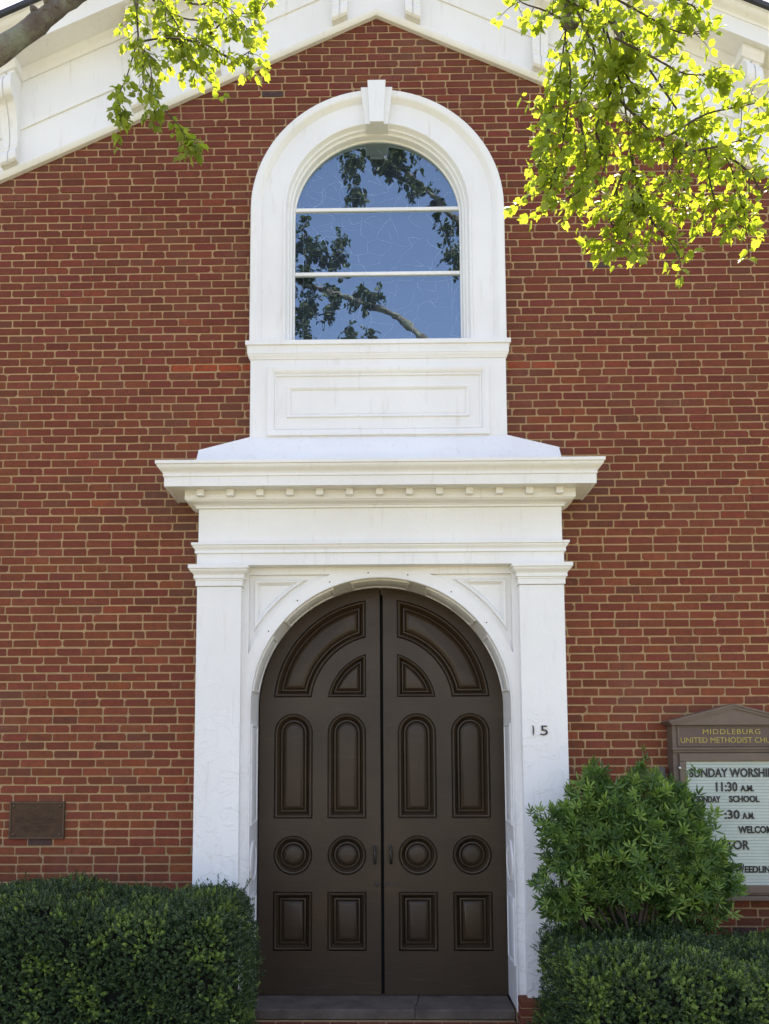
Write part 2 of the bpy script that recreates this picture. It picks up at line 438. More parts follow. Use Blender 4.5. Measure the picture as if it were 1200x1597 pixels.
bprof = [(.0, .03), (.05, .03), (.066, .045), (.074, .08), (.072, .115), (.058, .142), (.046, .155), (.046, .165), (.052, .175), (.046, .20), (.05, .28), (.062, .35),
         (.088, .43), (.118, .485), (.128, .50), (.14, .505), (.17, .512), (.19, .53), (.203, .565), (.207, .61), (.20, .655), (.184, .69), (.165, .705), (.15, .71), (.15, .748), (.0, .748)]
def bracket(cx):
    m = MB(); y0 = -.046; hw = .064
    def ext(xa, xb, prof):
        m.rings([[(x, y0 - o, base(x) + h) for o, h in prof] for x in (xa, xb)], True, True, True)
    inner = [(max(o - .012, 0), h) for o, h in bprof]
    ext(cx - hw, cx - .006, bprof); ext(cx + .006, cx + hw, bprof); ext(cx - .0062, cx + .0062, inner)
    m.rings([[(x, y0 - o, base(x) + h) for o, h in ((0, .7482), (.165, .7482), (.175, .765), (.19, .785), (.198, .80), (.198, .827), (0, .827))] for x in (cx - hw - .022, cx + hw + .022)], True, True, True)
    m.build('bracket', M_WHITE, gable, 35)
for c in (.305, 1.36, 1.97, 3.04, 3.65, 4.72):
    bracket(-c); bracket(c)

# ---- arched window with its surround
surround = empty('x', (0, 0, 0)); surround.name = 'window_surround'; surround.parent = church; surround.matrix_parent_inverse = wmat(church).inverted()
def arch_sweep(prof, zb, n=44, cz=ZS, cx=XS):
    m = MB(); rings = []
    for r, y in prof:
        rings.append([(cx + r, y, zb)] + [(px, y, pz) for px, pz in arc(cx, cz, r, 0, 180, n)] + [(cx - r, y, zb)])
    return m.rings(rings, False)
ZB = 5.2155
arch_sweep([(1.035, .004), (1.035, -.082), (1.028, -.09), (.99, -.09), (.978, -.088), (.968, -.080), (.958, -.064), (.950, -.058), (.946, -.052), (.942, -.050)], ZB).build('backband', M_WHITE, surround, 30)
arch_sweep([(.9415, -.05), (.772, -.05)], ZB).build('casing', M_WHITE, surround, 30)
arch_sweep([(.7715, -.05), (.770, -.062), (.764, -.066), (.752, -.064), (.744, -.052), (.738, -.034), (.732, -.028), (.722, -.026), (.717, -.006), (.712, .0), (.702, .004), (.697, .02), (.695, .052), (.690, .056), (.684, .056), (.684, .075)], ZB).build('inner_moulding', M_WHITE, surround, 30)
m = MB()
def wedge(m, z0, z1, w0, w1, y0, y1):
    v = [(-w0, y0, z0), (w0, y0, z0), (w0, y1, z0), (-w0, y1, z0), (-w1, y0, z1), (w1, y0, z1), (w1, y1, z1), (-w1, y1, z1)]
    m.add(v, [(0, 1, 2, 3), (4, 7, 6, 5), (0, 4, 5, 1), (1, 5, 6, 2), (2, 6, 7, 3), (3, 7, 4, 0)])
wedge(m, 7.058, 7.383, .092, .13, -.112, -.0); wedge(m, 7.052, 7.418, .056, .074, -.145, -.1118)
m.build('keystone', M_WHITE, surround)
ucap(1.026, .066, [(.038, 5.2145), (.038, 5.180), (.024, 5.178), (.024, 5.112), (.02, 5.110)] + cyma(.02, 5.108, .006, 5.070, 6) + [(.0, 5.068)]).build('sill', M_WHITE, surround, 30)
m = MB()
def rect(d, x, z0, z1): return [(-x + d, z0 + d), (x - d, z0 + d), (x - d, z1 - d), (-x + d, z1 - d)]
ap_out = [(-1.026, 4.40), (1.026, 4.40), (1.026, 5.0675), (-1.026, 5.0675)]
hole = rect(0, .886, 4.432, 5.004)
m.bm(fill([ap_out, hole], -.066)); m.rings([xz(ap_out, -.066), xz(ap_out, .004)])
m.build('apron', M_WHITE, surround)
m = MB()
pr = [(0, -.064), (.0, -.084), (.006, -.088), (.03, -.086), (.048, -.074), (.056, -.062), (.06, -.068), (.070, -.066), (.076, -.052), (.155, -.052), (.156, -.062), (.160, -.068), (.172, -.066), (.184, -.052), (.188, -.046), (.192, -.050)]
m.rings([xz(rect(d, .886, 4.432, 5.004), y) for d, y in pr], True, False, True)
m.build('apron_panel', M_WHITE, surround, 30)

window = empty('x', (0, 0, 0)); window.name = 'arched_window'; window.parent = church; window.matrix_parent_inverse = wmat(church).inverted()
RG = .6845; GY = .066; BT, BB = 6.432, 5.867
xt = math.sqrt(RG ** 2 - (BT - ZS) ** 2)
def pane(loop):
    m = MB(); m.rings([xz(loop, GY), xz(loop, GY + .004)], True, True, True); m.build('pane', M_GLASS, window)
a_t = math.degrees(math.asin((BT + .014 - ZS) / RG))
pane(arc(0, ZS, RG, a_t, 180 - a_t, 36))
a_b = math.degrees(math.asin((BT - .014 - ZS) / RG))
pane([(-RG, BB + .014), (RG, BB + .014)] + arc(0, ZS, RG, 0, a_b, 3) + arc(0, ZS, RG, 180 - a_b, 180, 3))
pane([(-RG, 5.225), (RG, 5.225), (RG, BB - .014), (-RG, BB - .014)])
for zz in (BT, BB):
    MB().box(-.6835, .6835, .052, .085, zz - .0145, zz + .0145, .004).build('glazing_bar', M_WHITE, window)
lg = [(-.70, 5.20), (.70, 5.20)] + arc(0, ZS, .70, 0, 180, 32)
m = MB(); m.rings([xz(lg, .112), xz(lg, .12)], True, True, True); m.build('leaded_glass', M_LEADGLASS, window)
# lead lines: an irregular net with curved runs
m = MB(); P = {}
s_ = .17
inside = lambda x, z: abs(x) < .68 and z > 5.23 and (z < ZS or math.hypot(x, z - ZS) < .68)
for i in range(-6, 7):
    for j in range(-1, 15):
        for k in (0, 1):
            P[i, j, k] = (s_ * (i + .5 * (j % 2)) + random.uniform(-.055, .055), 5.25 + j * s_ * .72 + (k * .095) + random.uniform(-.04, .04))
def came(a, b, r):
    mx, mz = (a[0] + b[0]) / 2 + random.uniform(-.025, .025), (a[1] + b[1]) / 2 + random.uniform(-.025, .025)
    pts = [((1 - t) ** 2 * a[0] + 2 * t * (1 - t) * mx + t * t * b[0], (1 - t) ** 2 * a[1] + 2 * t * (1 - t) * mz + t * t * b[1]) for t in (0, .25, .5, .75, 1)]
    pts = [p for p in pts if inside(*p)]
    if len(pts) > 1: m.tube([(x, .109, z) for x, z in pts], r, 4)
for (i, j, k), p in P.items():
    if k == 0:
        if random.random() < .85: came(p, P[i, j, 1], random.choice((.0016, .0022, .003)))
    else:
        for q in ((i + (j % 2) - 1, j + 1, 0), (i + (j % 2), j + 1, 0)):
            if q in P and random.random() < .8: came(p, P[q], random.choice((.0016, .0022, .003)))
for q in range(26):
    c = (random.uniform(-.66, .66), random.uniform(5.24, 6.9)); rr = random.uniform(.05, .16); a0 = random.uniform(0, 360)
    pts = [p for p in arc(c[0], c[1], rr, a0, a0 + random.uniform(90, 250), 9) if inside(*p)]
    if len(pts) > 2: m.tube([(x, .108, z) for x, z in pts], .002, 4)
for x in (-.62, .62): m.tube([(x, .109, 5.24), (x, .109, 6.5)], .002, 4)
for zz in (5.27, 5.33): m.tube([(-.67, .109, zz), (.67, .109, zz)], .002, 4)
m.build('lead_came', M_CAME, window)

# ---- portal: pilasters, entablature, arch board, doors
portal = empty('x', (0, 0, 0)); portal.name = 'entablature'; portal.parent = church; portal.matrix_parent_inverse = wmat(church).inverted()
PW, PP = 1.40, .20
PX = DX
ucap(PW, PP, [(.272, 4.094), (.272, 4.070), (.264, 4.066)] + cyma(.262, 4.064, .222, 4.000, 9) + [(.224, 3.998), (.224, 3.986), (.216, 3.984), (.216, 3.911), (.204, 3.911), (.20, 3.917),
     (.09, 3.917), (.09, 3.848), (.082, 3.846)] + cyma(.08, 3.844, .03, 3.818, 6) + [(.02, 3.816), (.02, 3.8005), (.0, 3.8005)], PX, bot=False).build('cornice', M_WHITE, portal, 30)
ucap(PW, PP, [(0, 3.80), (0, 3.5325)], PX, top=False, bot=False).build('frieze', M_WHITE, portal)
ucap(PW, PP, [(.0, 3.532), (.046, 3.526), (.046, 3.508), (.04, 3.506)] + cyma(.038, 3.504, .02, 3.466, 6) + [(.022, 3.462), (.022, 3.447), (.008, 3.445), (.008, 3.3545)], PX, top=False).build('architrave', M_WHITE, portal, 30)
for k in range(13):
    cx = PX - 1.362 + k * 2.724 / 12
    MB().box(cx - .027, cx + .027, -PP - .135, -PP - .0905, 3.866, 3.9165, .002).build('dentil', M_WHITE, portal)
m = MB()
for s in (-1, 1):
    m.add([(s * 1.41, -.30, 4.095), (s * 1.41, -.17, 4.278), (s * 1.41, .004, 4.278), (s * 1.41, .004, 4.095)], [(0, 1, 2, 3)])
    m.add([(s * 1.41, -.17, 4.278), (s * 1.027, -.069, 4.42), (s * 1.027, .004, 4.42), (s * 1.41, .004, 4.278)], [(0, 1, 2, 3)])
m.add([(-1.41, -.30, 4.095), (1.41, -.30, 4.095), (1.41, -.17, 4.278), (1.027, -.069, 4.42), (-1.027, -.069, 4.42), (-1.41, -.17, 4.278)], [(0, 1, 2, 3, 4, 5)])
# thin capping strip along each hip
for s in (-1, 1):
    m.tube([(s * 1.412, -.166, 4.279), (s * 1.026, -.066, 4.421)], .006, 6)
m.build('portal_roof', M_WHITE, portal)
for s in (-1, 1):
    pil = ucap(.17, PP - .004, [(0, 3.19), (0, .135)], PX + s * 1.235, top=False).build('pilaster', M_WHITE, church)
    ucap(.17, PP - .004, [(.06, 3.3535), (.06, 3.324), (.054, 3.322)] + cyma(.052, 3.320, .022, 3.272, 6) + [(.024, 3.270), (.024, 3.252), (.014, 3.250), (.014, 3.237), (.010, 3.235), (.010, 3.196), (.0, 3.192)], PX + s * 1.235).build('capital', M_WHITE, pil, 30)
# arch board with sunk spandrels
RO = 1.006; YB = -.118
def spandrel(d, s, R0=1.096, xs=1.018, zt=3.298):
    X, Z, r = xs - d, zt - DZ - d, R0 + d
    t0 = math.atan2(math.sqrt(r * r - X * X), X); t1 = math.atan2(Z, math.sqrt(r * r - Z * Z))
    pts = [(X, Z)] + [(r * math.cos(t1 + (t0 - t1) * i / 14), r * math.sin(t1 + (t0 - t1) * i / 14)) for i in range(15)]
    return [(PX + s * x, DZ + zz) for x, zz in pts]
bo = [(PX - 1.07, .02), (PX - RO, .02)] + [(PX - RO + .0, DZ)][:0] + arc(PX, DZ, RO, 180, 0, 48) + [(PX + RO, .02), (PX + 1.07, .02), (PX + 1.07, 3.3545), (PX - 1.07, 3.3545)]
board_m = MB(); board_m.bm(fill([bo, spandrel(0, -1), spandrel(0, 1)], YB))
board = board_m.build('arch_board', M_WHITE, church)
for s in (-1, 1):
    m = MB()
    pr = [(0, YB + .001), (.001, YB + .030), (.040, YB + .030), (.042, YB + .010), (.048, YB + .002), (.060, YB + .006), (.072, YB + .024), (.080, YB + .040)]
    m.rings([xz(spandrel(d, s), y) for d, y in pr], True, False, True); m.build('spandrel_panel', M_WHITE, board, 30)
for a in (38, 58, 78, 95, 112, 128, 146):
    nx_, nz_ = PX + (RO + .035) * math.cos(R(a)), DZ + (RO + .035) * math.sin(R(a))
    m = MB(); m.rings([[(nx_ + .0055 * math.cos(q * PI / 4), y, nz_ + .0055 * math.sin(q * PI / 4)) for q in range(8)] for y in (YB + .002, YB - .003)], True, False, True); m.build('nail', M_IRON, board)
# bead on the arris, then the panelled jamb running back to the doors
YD = .30
def jsweep(prof):
    m = MB()
    m.rings([[(PX + r, y, .012)] + [(a, y, b) for a, b in arc(PX, DZ, r, 0, 180, 56)] + [(PX - r, y, .012)] for r, y in prof], False); return m
jamb = jsweep([(RO + .0, YB), (RO + .004, YB - .006), (RO - .004, YB - .010), (RO - .010, YB - .004), (RO - .010, YB + .012), (RO - .004, YB + .014), (RO - .004, YD + .06)]).build('jamb', M_WHITE, church, 30)
def jpt(s, y, off):
    """s runs up the right jamb, over the arch, down the left; off is inward"""
    r = RO - .004 - off; zl = DZ - .02; La = PI * (RO - .004)
    if s < zl: return (PX + r, y, .02 + s)
    if s < zl + La:
        a = (s - zl) / (RO - .004); return (PX + r * math.cos(a), y, DZ + r * math.sin(a))
    return (PX - r, y, DZ - (s - zl - La))
def jpanel(s0, s1, oval=False):
    m = MB(); y0, y1 = YB + .06, YD - .07; n = max(4, int((s1 - s0) / .06))
    def ring(d, off):
        if oval:
            return [jpt((s0 + s1) / 2 + ((s1 - s0) / 2 - d) * math.cos(2 * PI * k / 28), (y0 + y1) / 2 + ((y1 - y0) / 2 - d) * math.sin(2 * PI * k / 28), off) for k in range(28)]
        a = [(s0 + d + (s1 - s0 - 2 * d) * k / n) for k in range(n + 1)]
        return [jpt(s, y0 + d, off) for s in a] + [jpt(s, y1 - d, off) for s in a[::-1]]
    m.rings([ring(0, -.001), ring(.004, .011), ring(.016, .013), ring(.026, .004), ring(.03, .006)], True, False, True)
    m.build('jamb_panel', M_WHITE, jamb, 35)
zl = DZ - .02; La = PI * (RO - .004); T = 2 * zl + La
for a, b_, ov in ((.30, .80, 0), (.90, 1.22, 1), (1.34, 2.12, 0)):
    jpanel(a, b_, ov); jpanel(T - b_, T - a, ov)
for k in range(5):
    jpanel(zl + .12 + k * (La - .1) / 5, zl + .12 + (k + 1) * (La - .1) / 5 - .14)

# ---- door leaves
DC = .018; RD = .999; DB = .006
pprof = [(0, 0), (.001, .015), (.006, .015), (.008, -.002), (.016, -.007), (.024, -.006), (.040, .012), (.048, .020), (.052, .022), (.054, .010), (.064, .009), (.072, .016), (.076, .018), (.078, .012), (.096, .004), (.104, .003)]
CZ = 2.295
def p_ann(d, s):
    x0, z0, r2, r1 = .127 + d, 2.366 - CZ + d, .886 - d, .577 + d
    A = lambda r: (math.asin(z0 / r), math.acos(x0 / r))
    a0, a1 = A(r2); b0, b1 = A(r1); n = 18
    pts = [(r2 * math.cos(a0 + (a1 - a0) * i / n), r2 * math.sin(a0 + (a1 - a0) * i / n)) for i in range(n + 1)] + [(r1 * math.cos(b1 + (b0 - b1) * i / n), r1 * math.sin(b1 + (b0 - b1) * i / n)) for i in range(n + 1)]
    return [(DC + s * x, CZ + z_) for x, z_ in pts]
def p_qtr(d, s):
    x0, z0, r = .127 + d, 2.366 - CZ + d, .447 - d; a0, a1 = math.asin(min(1, z0 / r)), math.acos(min(1, x0 / r)); n = 14
    pts = [(x0, z0)] + [(r * math.cos(a0 + (a1 - a0) * i / n), r * math.sin(a0 + (a1 - a0) * i / n)) for i in range(n + 1)]
    return [(DC + s * x, CZ + z_) for x, z_ in pts]
def p_arch(d, s, c): return [(DC + s * c - .157 + d, 1.386 + d), (DC + s * c + .157 - d, 1.386 + d)] + arc(DC + s * c, 2.077, .157 - d, 0, 180, 18)
def p_circ(d, s, c): return arc(DC + s * c, 1.094, .157 - d, 0, 360 - 360 / 32, 31)
def p_rect(d, s, c): return [(DC + s * c - .157 + d, .345 + d), (DC + s * c + .157 - d, .345 + d), (DC + s * c + .157 - d, .806 - d), (DC + s * c - .157 + d, .806 - d)]
for s in (-1, 1):
    g = .013
    a1 = math.degrees(math.acos(g / RD))
    lf = [(DC + s * g, DB), (DC + s * RD, DB)] + [(DC + s * (x - DC), z_) for x, z_ in arc(DC, DZ, RD, 0, a1, 26)]
    holes = [(lambda d, s=s: p_ann(d, s)), (lambda d, s=s: p_qtr(d, s))]
    for c in (.285, .720):
        for fn in (p_arch, p_circ, p_rect): holes.append(lambda d, s=s, c=c, fn=fn: fn(d, s, c))
    m = MB(); m.bm(fill([lf] + [h(0) for h in holes], YD)); m.rings([xz(lf, YD), xz(lf, YD + .05)])
    leaf = m.build('door_leaf', M_DOOR, church)
    for k, h in enumerate(holes):
        m = MB()
        prof = pprof if k != 1 else [(d * .78, y) for d, y in pprof]
        m.rings([xz(h(d), YD + y * 1.8) for d, y in prof], True, False, True)
        m.build('door_panel', M_DOOR, leaf, 28)
    # pull handle
    hx = DC + (-.060 if s < 0 else .068); m = MB()
    m.tube([(hx, YD, 1.165), (hx, YD - .03, 1.160), (hx, YD - .045, 1.14), (hx, YD - .048, 1.098), (hx, YD - .045, 1.056), (hx, YD - .03, 1.036), (hx, YD, 1.03)], [.010, .010, .0105, .013, .0105, .010, .010], 10)
    for zz, sg in ((1.165, 1), (1.03, -1)):
        pts = [(hx - .016, zz - .014), (hx + .016, zz - .014), (hx + .019, zz), (hx + .012, zz + .013 * 1), (hx, zz + .02 * sg if sg > 0 else zz + .014), (hx - .012, zz + .013), (hx - .019, zz)]
        if sg < 0: pts = [(x, 2 * zz - z_) for x, z_ in pts]
        m.rings([xz(pts, YD + .001), xz(pts, YD - .006)], True, True, True)
    m.build('handle', M_IRON, leaf, 35)
    m = MB()
    if s < 0:
        m.box(DC - .066, DC - .026, YD - .012, YD + .001, .855, .877, .003); m.box(DC - .058, DC - .036, YD - .022, YD - .0115, .862, .871, .003)
        m.build('lock', M_IRON, leaf)
    else:
        pts = [(DC + .012, .853), (DC + .075, .853), (DC + .095, .860), (DC + .14, .862), (DC + .155, .857), (DC + .168, .866), (DC + .155, .874), (DC + .14, .870), (DC + .095, .872), (DC + .07, .885), (DC + .04, .890), (DC + .012, .886)]
        m.rings([xz(pts, YD + .001), xz([(x, z_) for x, z_ in pts], YD - .007)], True, True, True); m.build('hasp', M_IRON, leaf)
m = MB(); q = [(PX - 1.05, -.05), (PX + 1.05, -.05)] + arc(PX, DZ, 1.05, 0, 180, 24); m.rings([xz(q, YD + .0605), xz(q, YD + .10)], True, True, True); m.build('dark_backing', M_DARK, church)  # dark plate added behind the doors so no sky shows through the gap
MB().box(DC - .004, DC + .012, YD + .02, YD + .045, 3.215, 3.285).build('door_bolt', M_GREY, church)

# ---- steps and plinth
ck = [(.255, -.035), (.262, .0), (.248, .03), (.268, .07), (.272, .12), (.29, .16), (.286, .22), (.30, .28), (.298, .36)]
for s in (-1, 1):            # one slab, cracked right of the middle
    e = [(x + s * .0022, y) for x, y in ck]
    lp = ([(PX - .995, -.035)] + e + [(PX - .995, .36)]) if s < 0 else (e[::-1] + [(PX + .995, -.035), (PX + .995, .36)])
    m = MB(); ins = lambda d: [(x + (d if x < -.9 else -d if x > .9 else s * d * .5), max(y, -.035 + d)) for x, y in lp]
    m.rings([[(x, y, -.068) for x, y in lp], [(x, y, -.007) for x, y in lp], [(x, y, -.002) for x, y in ins(.004)], [(x, y, .0) for x, y in ins(.009)]], True, True, True)
    m.build('doorstep_slab', M_STONE, church)
def bricks_row(x0, x1, y0, y1, z0, z1, L, parent, jig=.003):
    x = x0; v = None
    while x < x1 - .01:
        e = min(x + L + random.uniform(-.006, .006), x1)
        mm = MB(); mm.box(x + .004, e - .004, y0 + random.uniform(-jig, jig), y1, z0, z1, .006)
        me = mm.mesh('brick', M_BRICK, 40); c = brick_color(0, .5) * .9
        tint_attr(me, [(*c, 1)] * len(me.polygons)); place('brick', me, parent); x = e
pl = MB()
for s in (-1, 1): pl.box(PX + s * 1.24 - .235, PX + s * 1.24 + .235, -.235, .003, -.3, .128)
plinth = pl.build('plinth', M_MORTAR, church)
for s in (-1, 1):
    xa, xb = (PX + .998, PX + 1.50) if s > 0 else (PX - 1.50, PX - .998)
    for k, (za, zb) in enumerate(((.079, .1325), (.017, .070), (-.046, .008), (-.108, -.055), (-.17, -.117))):
        bricks_row(xa - (.1 * (k % 2) if s < 0 else 0) , xb, -.245, -.1, za, zb, .200 if k else .19, plinth)
lm = MB(); lm.box(PX - .99, PX + .99, -.38, .3, -.30, -.078); landing = lm.build('landing', M_MORTAR, church)
bricks_row(PX - .99, PX + .99, -.40, -.29, -.135, -.0705, .105, landing)
bricks_row(PX - .99, PX + .99, -.288, -.19, -.135, -.0705, .203, landing)
bricks_row(PX - .99, PX + .99, -.188, -.09, -.135, -.0705, .203, landing)
bricks_row(PX - .99, PX + .99, -.40, -.29, -.205, -.144, .203, landing)

# ------------------------------------------------------------------ lettering helper
def text_mesh(txt, size, mat, sx=1.0, space=1.0, ext=.003, bold=0.0):
    c = bpy.data.curves.new('t', 'FONT'); c.body = txt; c.size = size; c.space_character = space; c.extrude = ext; c.offset = bold
    c.resolution_u = 3
    o = bpy.data.objects.new('t', c); COL.objects.link(o)
    bpy.context.view_layer.update()
    me = bpy.data.meshes.new_from_object(o.evaluated_get(bpy.context.evaluated_depsgraph_get()))
    bpy.data.objects.remove(o); bpy.data.curves.remove(c)
    v = np.empty(len(me.vertices) * 3, np.float32); me.vertices.foreach_get('co', v); v = v.reshape(-1, 3)
    x, y, z_ = v[:, 0] * sx, v[:, 1].copy(), v[:, 2].copy()
    x0, x1, y0 = x.min(), x.max(), y.min()
    out = np.stack([x, -z_, y], 1); me.vertices.foreach_set('co', out.astype(np.float32).ravel()); me.materials.clear(); me.materials.append(mat); me.update()
    return me, float(x0), float(x1), float(y.max())
def letters(txt, x0, x1, zb, h, y, mat, parent, space=1.0, name='lettering', ext=.002, bold=0.0):
    """lettering fitted between x0 and x1, baseline zb, cap height h"""
    me, a, b_, _ = text_mesh(txt, h / .729, mat, 1, space, ext, bold)
    k = (x1 - x0) / (b_ - a)
    me.transform(Matrix.Translation((x0 - a * k, y, zb)) @ Matrix.Diagonal((k, 1, 1, 1)))
    return place(name, me, parent)

# house number on the right pilaster (a slanted 1 and a 5)
m = MB(); px = [(1.148, 2.118), (1.156, 2.116), (1.160, 2.085), (1.158, 2.056), (1.153, 2.040), (1.150, 2.060), (1.151, 2.09)]
m.rings([xz(px, -.1955), xz(px, -.2035)], True, True, True)
o = m.build('house_number', M_BLACK); tag(o, 'black slanted numeral 1 fixed on the right white pilaster', 'number', 'house numerals')
o = letters('5', 1.208, 1.262, 2.043, .078, -.201, M_BLACK, None, name='house_number', ext=.005, bold=.0)
tag(o, 'black numeral 5 fixed on the right white pilaster', 'number', 'house numerals')

# ------------------------------------------------------------------ plaque
pq = empty('plaque', (-2.65, 0, 1.26), 'small bronze plaque with raised text on brick wall above left hedge', 'plaque')
x0, x1, z0, z1 = -2.865, -2.437, 1.262, 1.548
MB().box(x0, x1, -.018, .004, z0, z1, .004).build('plate', M_BRONZE, pq)
m = MB()
for a in ((x0 + .002, x1 - .002, z0 + .002, z0 + .014), (x0 + .002, x1 - .002, z1 - .014, z1 - .002), (x0 + .002, x0 + .014, z0 + .0145, z1 - .0145), (x1 - .014, x1 - .002, z0 + .0145, z1 - .0145)):
    m.box(a[0], a[1], -.024, -.0175, a[2], a[3], .002)
m.build('rim', M_BRONZE_HI, pq)
for sx in (x0 + .034, x1 - .034):
    for sz in (z0 + .034, z1 - .034):
        m = MB(); m.rings([[(sx + r * math.cos(a * PI / 6), y, sz + r * math.sin(a * PI / 6)) for a in range(12)] for r, y in ((.012, -.0175), (.012, -.022), (.009, -.027), (.004, -.029))], True, False, True)
        m.build('rivet', M_BRONZE_HI, pq, 40)
m = MB(); cxp = (x0 + x1) / 2
for zz, hw_, h in ((1.507, .095, .020), (1.478, .185, .017), (1.452, .05, .013), (1.428, .14, .010), (1.412, .165, .010), (1.396, .175, .010), (1.378, .03, .004), (1.358, .105, .009), (1.343, .11, .009), (1.326, .085, .009)):
    x = cxp - hw_
    while x < cxp + hw_:
        wd = random.uniform(.5, .8) * h
        if random.random() < .85:
            k = random.random()
            if k < .4: m.box(x, x + wd * .3, -.0215, -.0175, zz - h / 2, zz + h / 2); m.box(x + wd * .31, x + wd, -.0215, -.0175, zz + h * .25, zz + h / 2)
            elif k < .7: m.box(x, x + wd, -.0215, -.0175, zz - h / 2, zz - h * .25); m.box(x + wd * .35, x + wd * .62, -.0215, -.0175, zz - h * .24, zz + h / 2)
            else: m.box(x, x + wd * .28, -.0215, -.0175, zz - h / 2, zz + h / 2); m.box(x + wd * .7, x + wd, -.0215, -.0175, zz - h / 2, zz + h / 2)
        x += wd + h * .28
m.build('raised_text', M_BRONZE_HI, pq)['kind'] = 'stuff'

# ------------------------------------------------------------------ notice board
nb = empty('notice_board', (2.675, -.06, .8), 'brown wooden church notice board with gabled top and white letter panel', 'notice board')
NX, NH = 2.675, .455
m = MB(); m.box(NX - NH, NX + NH, -.118, .0, .85, 2.13, .004); 
case = m.build('case', M_SIGN, nb)
m = MB()
ped = [(NX - .479, 2.118), (NX + .479, 2.118), (NX + .479, 2.134), (NX, 2.258), (NX - .479, 2.134)]
m.rings([xz(ped, -.155), xz(ped, 0)], True, True, True)
inn = [(NX - .37, 2.1175), (NX + .37, 2.1175), (NX, 2.214)]
pediment = m.build('pediment', M_SIGN, nb)
m = MB()
for s in (-1, 1):
    q = [(NX + s * .492, 2.134), (NX, 2.262), (NX, 2.276), (NX + s * .497, 2.146)]
    m.rings([xz(q, -.175), xz(q, .0)], True, True, True)
    q = [(NX + s * .47, 2.1185), (NX, 2.240), (NX, 2.2615), (NX + s * .486, 2.1345)]
    m.rings([xz(q, -.166), xz(q, -.1551)], True, True, True)
m.build('raking_trim', M_SIGN, pediment)
m = MB(); m.box(NX - .405, NX + .405, -.124, -.117, 1.966, 2.103, .002); hd = m.build('header_panel', M_SIGN_D, nb)
m = MB()
for a in ((NX - .42, NX + .42, 2.104, 2.114), (NX - .42, NX + .42, 1.957, 1.9655), (NX - .42, NX - .4055, 1.966, 2.1035), (NX + .4055, NX + .42, 1.966, 2.1035)): m.box(a[0], a[1], -.133, -.1175, a[2], a[3], .003)
m.build('header_frame', M_SIGN, hd)
letters('MIDDLEBURG', 2.447, 2.880, 2.048, .040, -.1265, M_GOLD, hd, 1.12, bold=.0)
letters('UNITED METHODIST CHURCH', 2.278, 3.070, 1.983, .043, -.1265, M_GOLD, hd)
m = MB(); m.box(NX - .47, NX + .47, -.15, -.1, 1.930, 1.946, .004); m.box(NX - .462, NX + .462, -.138, -.1, 1.912, 1.9295, .004); m.build('ledge', M_SIGN, nb)
m = MB(); m.box(NX - .465, NX + .465, -.15, -.0, .816, .849, .005); m.build('base_ledge', M_SIGN, nb)
m = MB()
for a in ((NX - .415, NX + .415, 1.843, 1.905), (NX - .415, NX + .415, .868, .926), (NX - .415, NX - .365, .9265, 1.8425), (NX + .365, NX + .415, .9265, 1.8425)): m.box(a[0], a[1], -.140, -.1175, a[2], a[3], .006)
dr = m.build('case_door', M_SIGN, nb)
m = MB(); kx, kz = 2.257, 1.795
m.rings([[(kx + r * math.cos(a * PI / 6), y, kz + r * math.sin(a * PI / 6)) for a in range(12)] for r, y in ((.010, -.139), (.010, -.147), (.006, -.149))], True, False, True); m.build('lock', mat_simple('steel', (.5, .5, .5), .3, None, 20, .1, .8), dr)
m = MB(); m.box(NX - .3645, NX + .3645, -.1215, -.117, .9265, 1.8425); lb = m.build('letter_panel', M_BOARD, nb)
m = MB(); zz = .945
while zz < 1.835:
    m.box(NX - .3635, NX + .3635, -.1225, -.1212, zz, zz + .0035); zz += .0236
m.build('panel_grooves', M_GROOVE, lb)
LY = -.1255
letters('SUNDAY WORSHIP', 2.335, 2.958, 1.727, .066, LY, M_BLACK, lb, bold=.0022)
letters('11:30', 2.530, 2.690, 1.620, .070, LY, M_BLACK, lb, bold=.0022); letters('A.M.', 2.712, 2.812, 1.620, .045, LY, M_BLACK, lb, bold=.0022)
letters('SUNDAY', 2.377, 2.560, 1.537, .047, LY, M_BLACK, lb, bold=.0022); letters('SCHOOL', 2.625, 2.850, 1.540, .047, LY, M_BLACK, lb, bold=.0022)
letters(':30', 2.585, 2.698, 1.416, .066, LY, M_BLACK, lb, bold=.0022); letters('A.M.', 2.718, 2.808, 1.416, .045, LY, M_BLACK, lb, bold=.0022)
letters('WELCOME', 2.682, 2.965, 1.310, .052, LY, M_BLACK, lb, bold=.0022)
letters('PASTOR', 2.455, 2.760, 1.190, .068, LY, M_BLACK, lb, bold=.0022)
letters('.', 2.652, 2.662, 1.022, .06, LY, M_BLACK, lb, bold=.0022)
letters('W', 2.668, 2.713, 1.020, .062, LY, M_BLACK, lb, bold=.0022); letters('EEDLIN', 2.717, 2.905, 1.020, .048, LY, M_BLACK, lb, bold=.0022)
o = MB().box(2.12, 2.185, -.05, .004, 1.70, 1.80, .006).build('junction_box', M_GREY); tag(o, 'small grey electrical box on the bricks left of the notice board', 'electrical box')

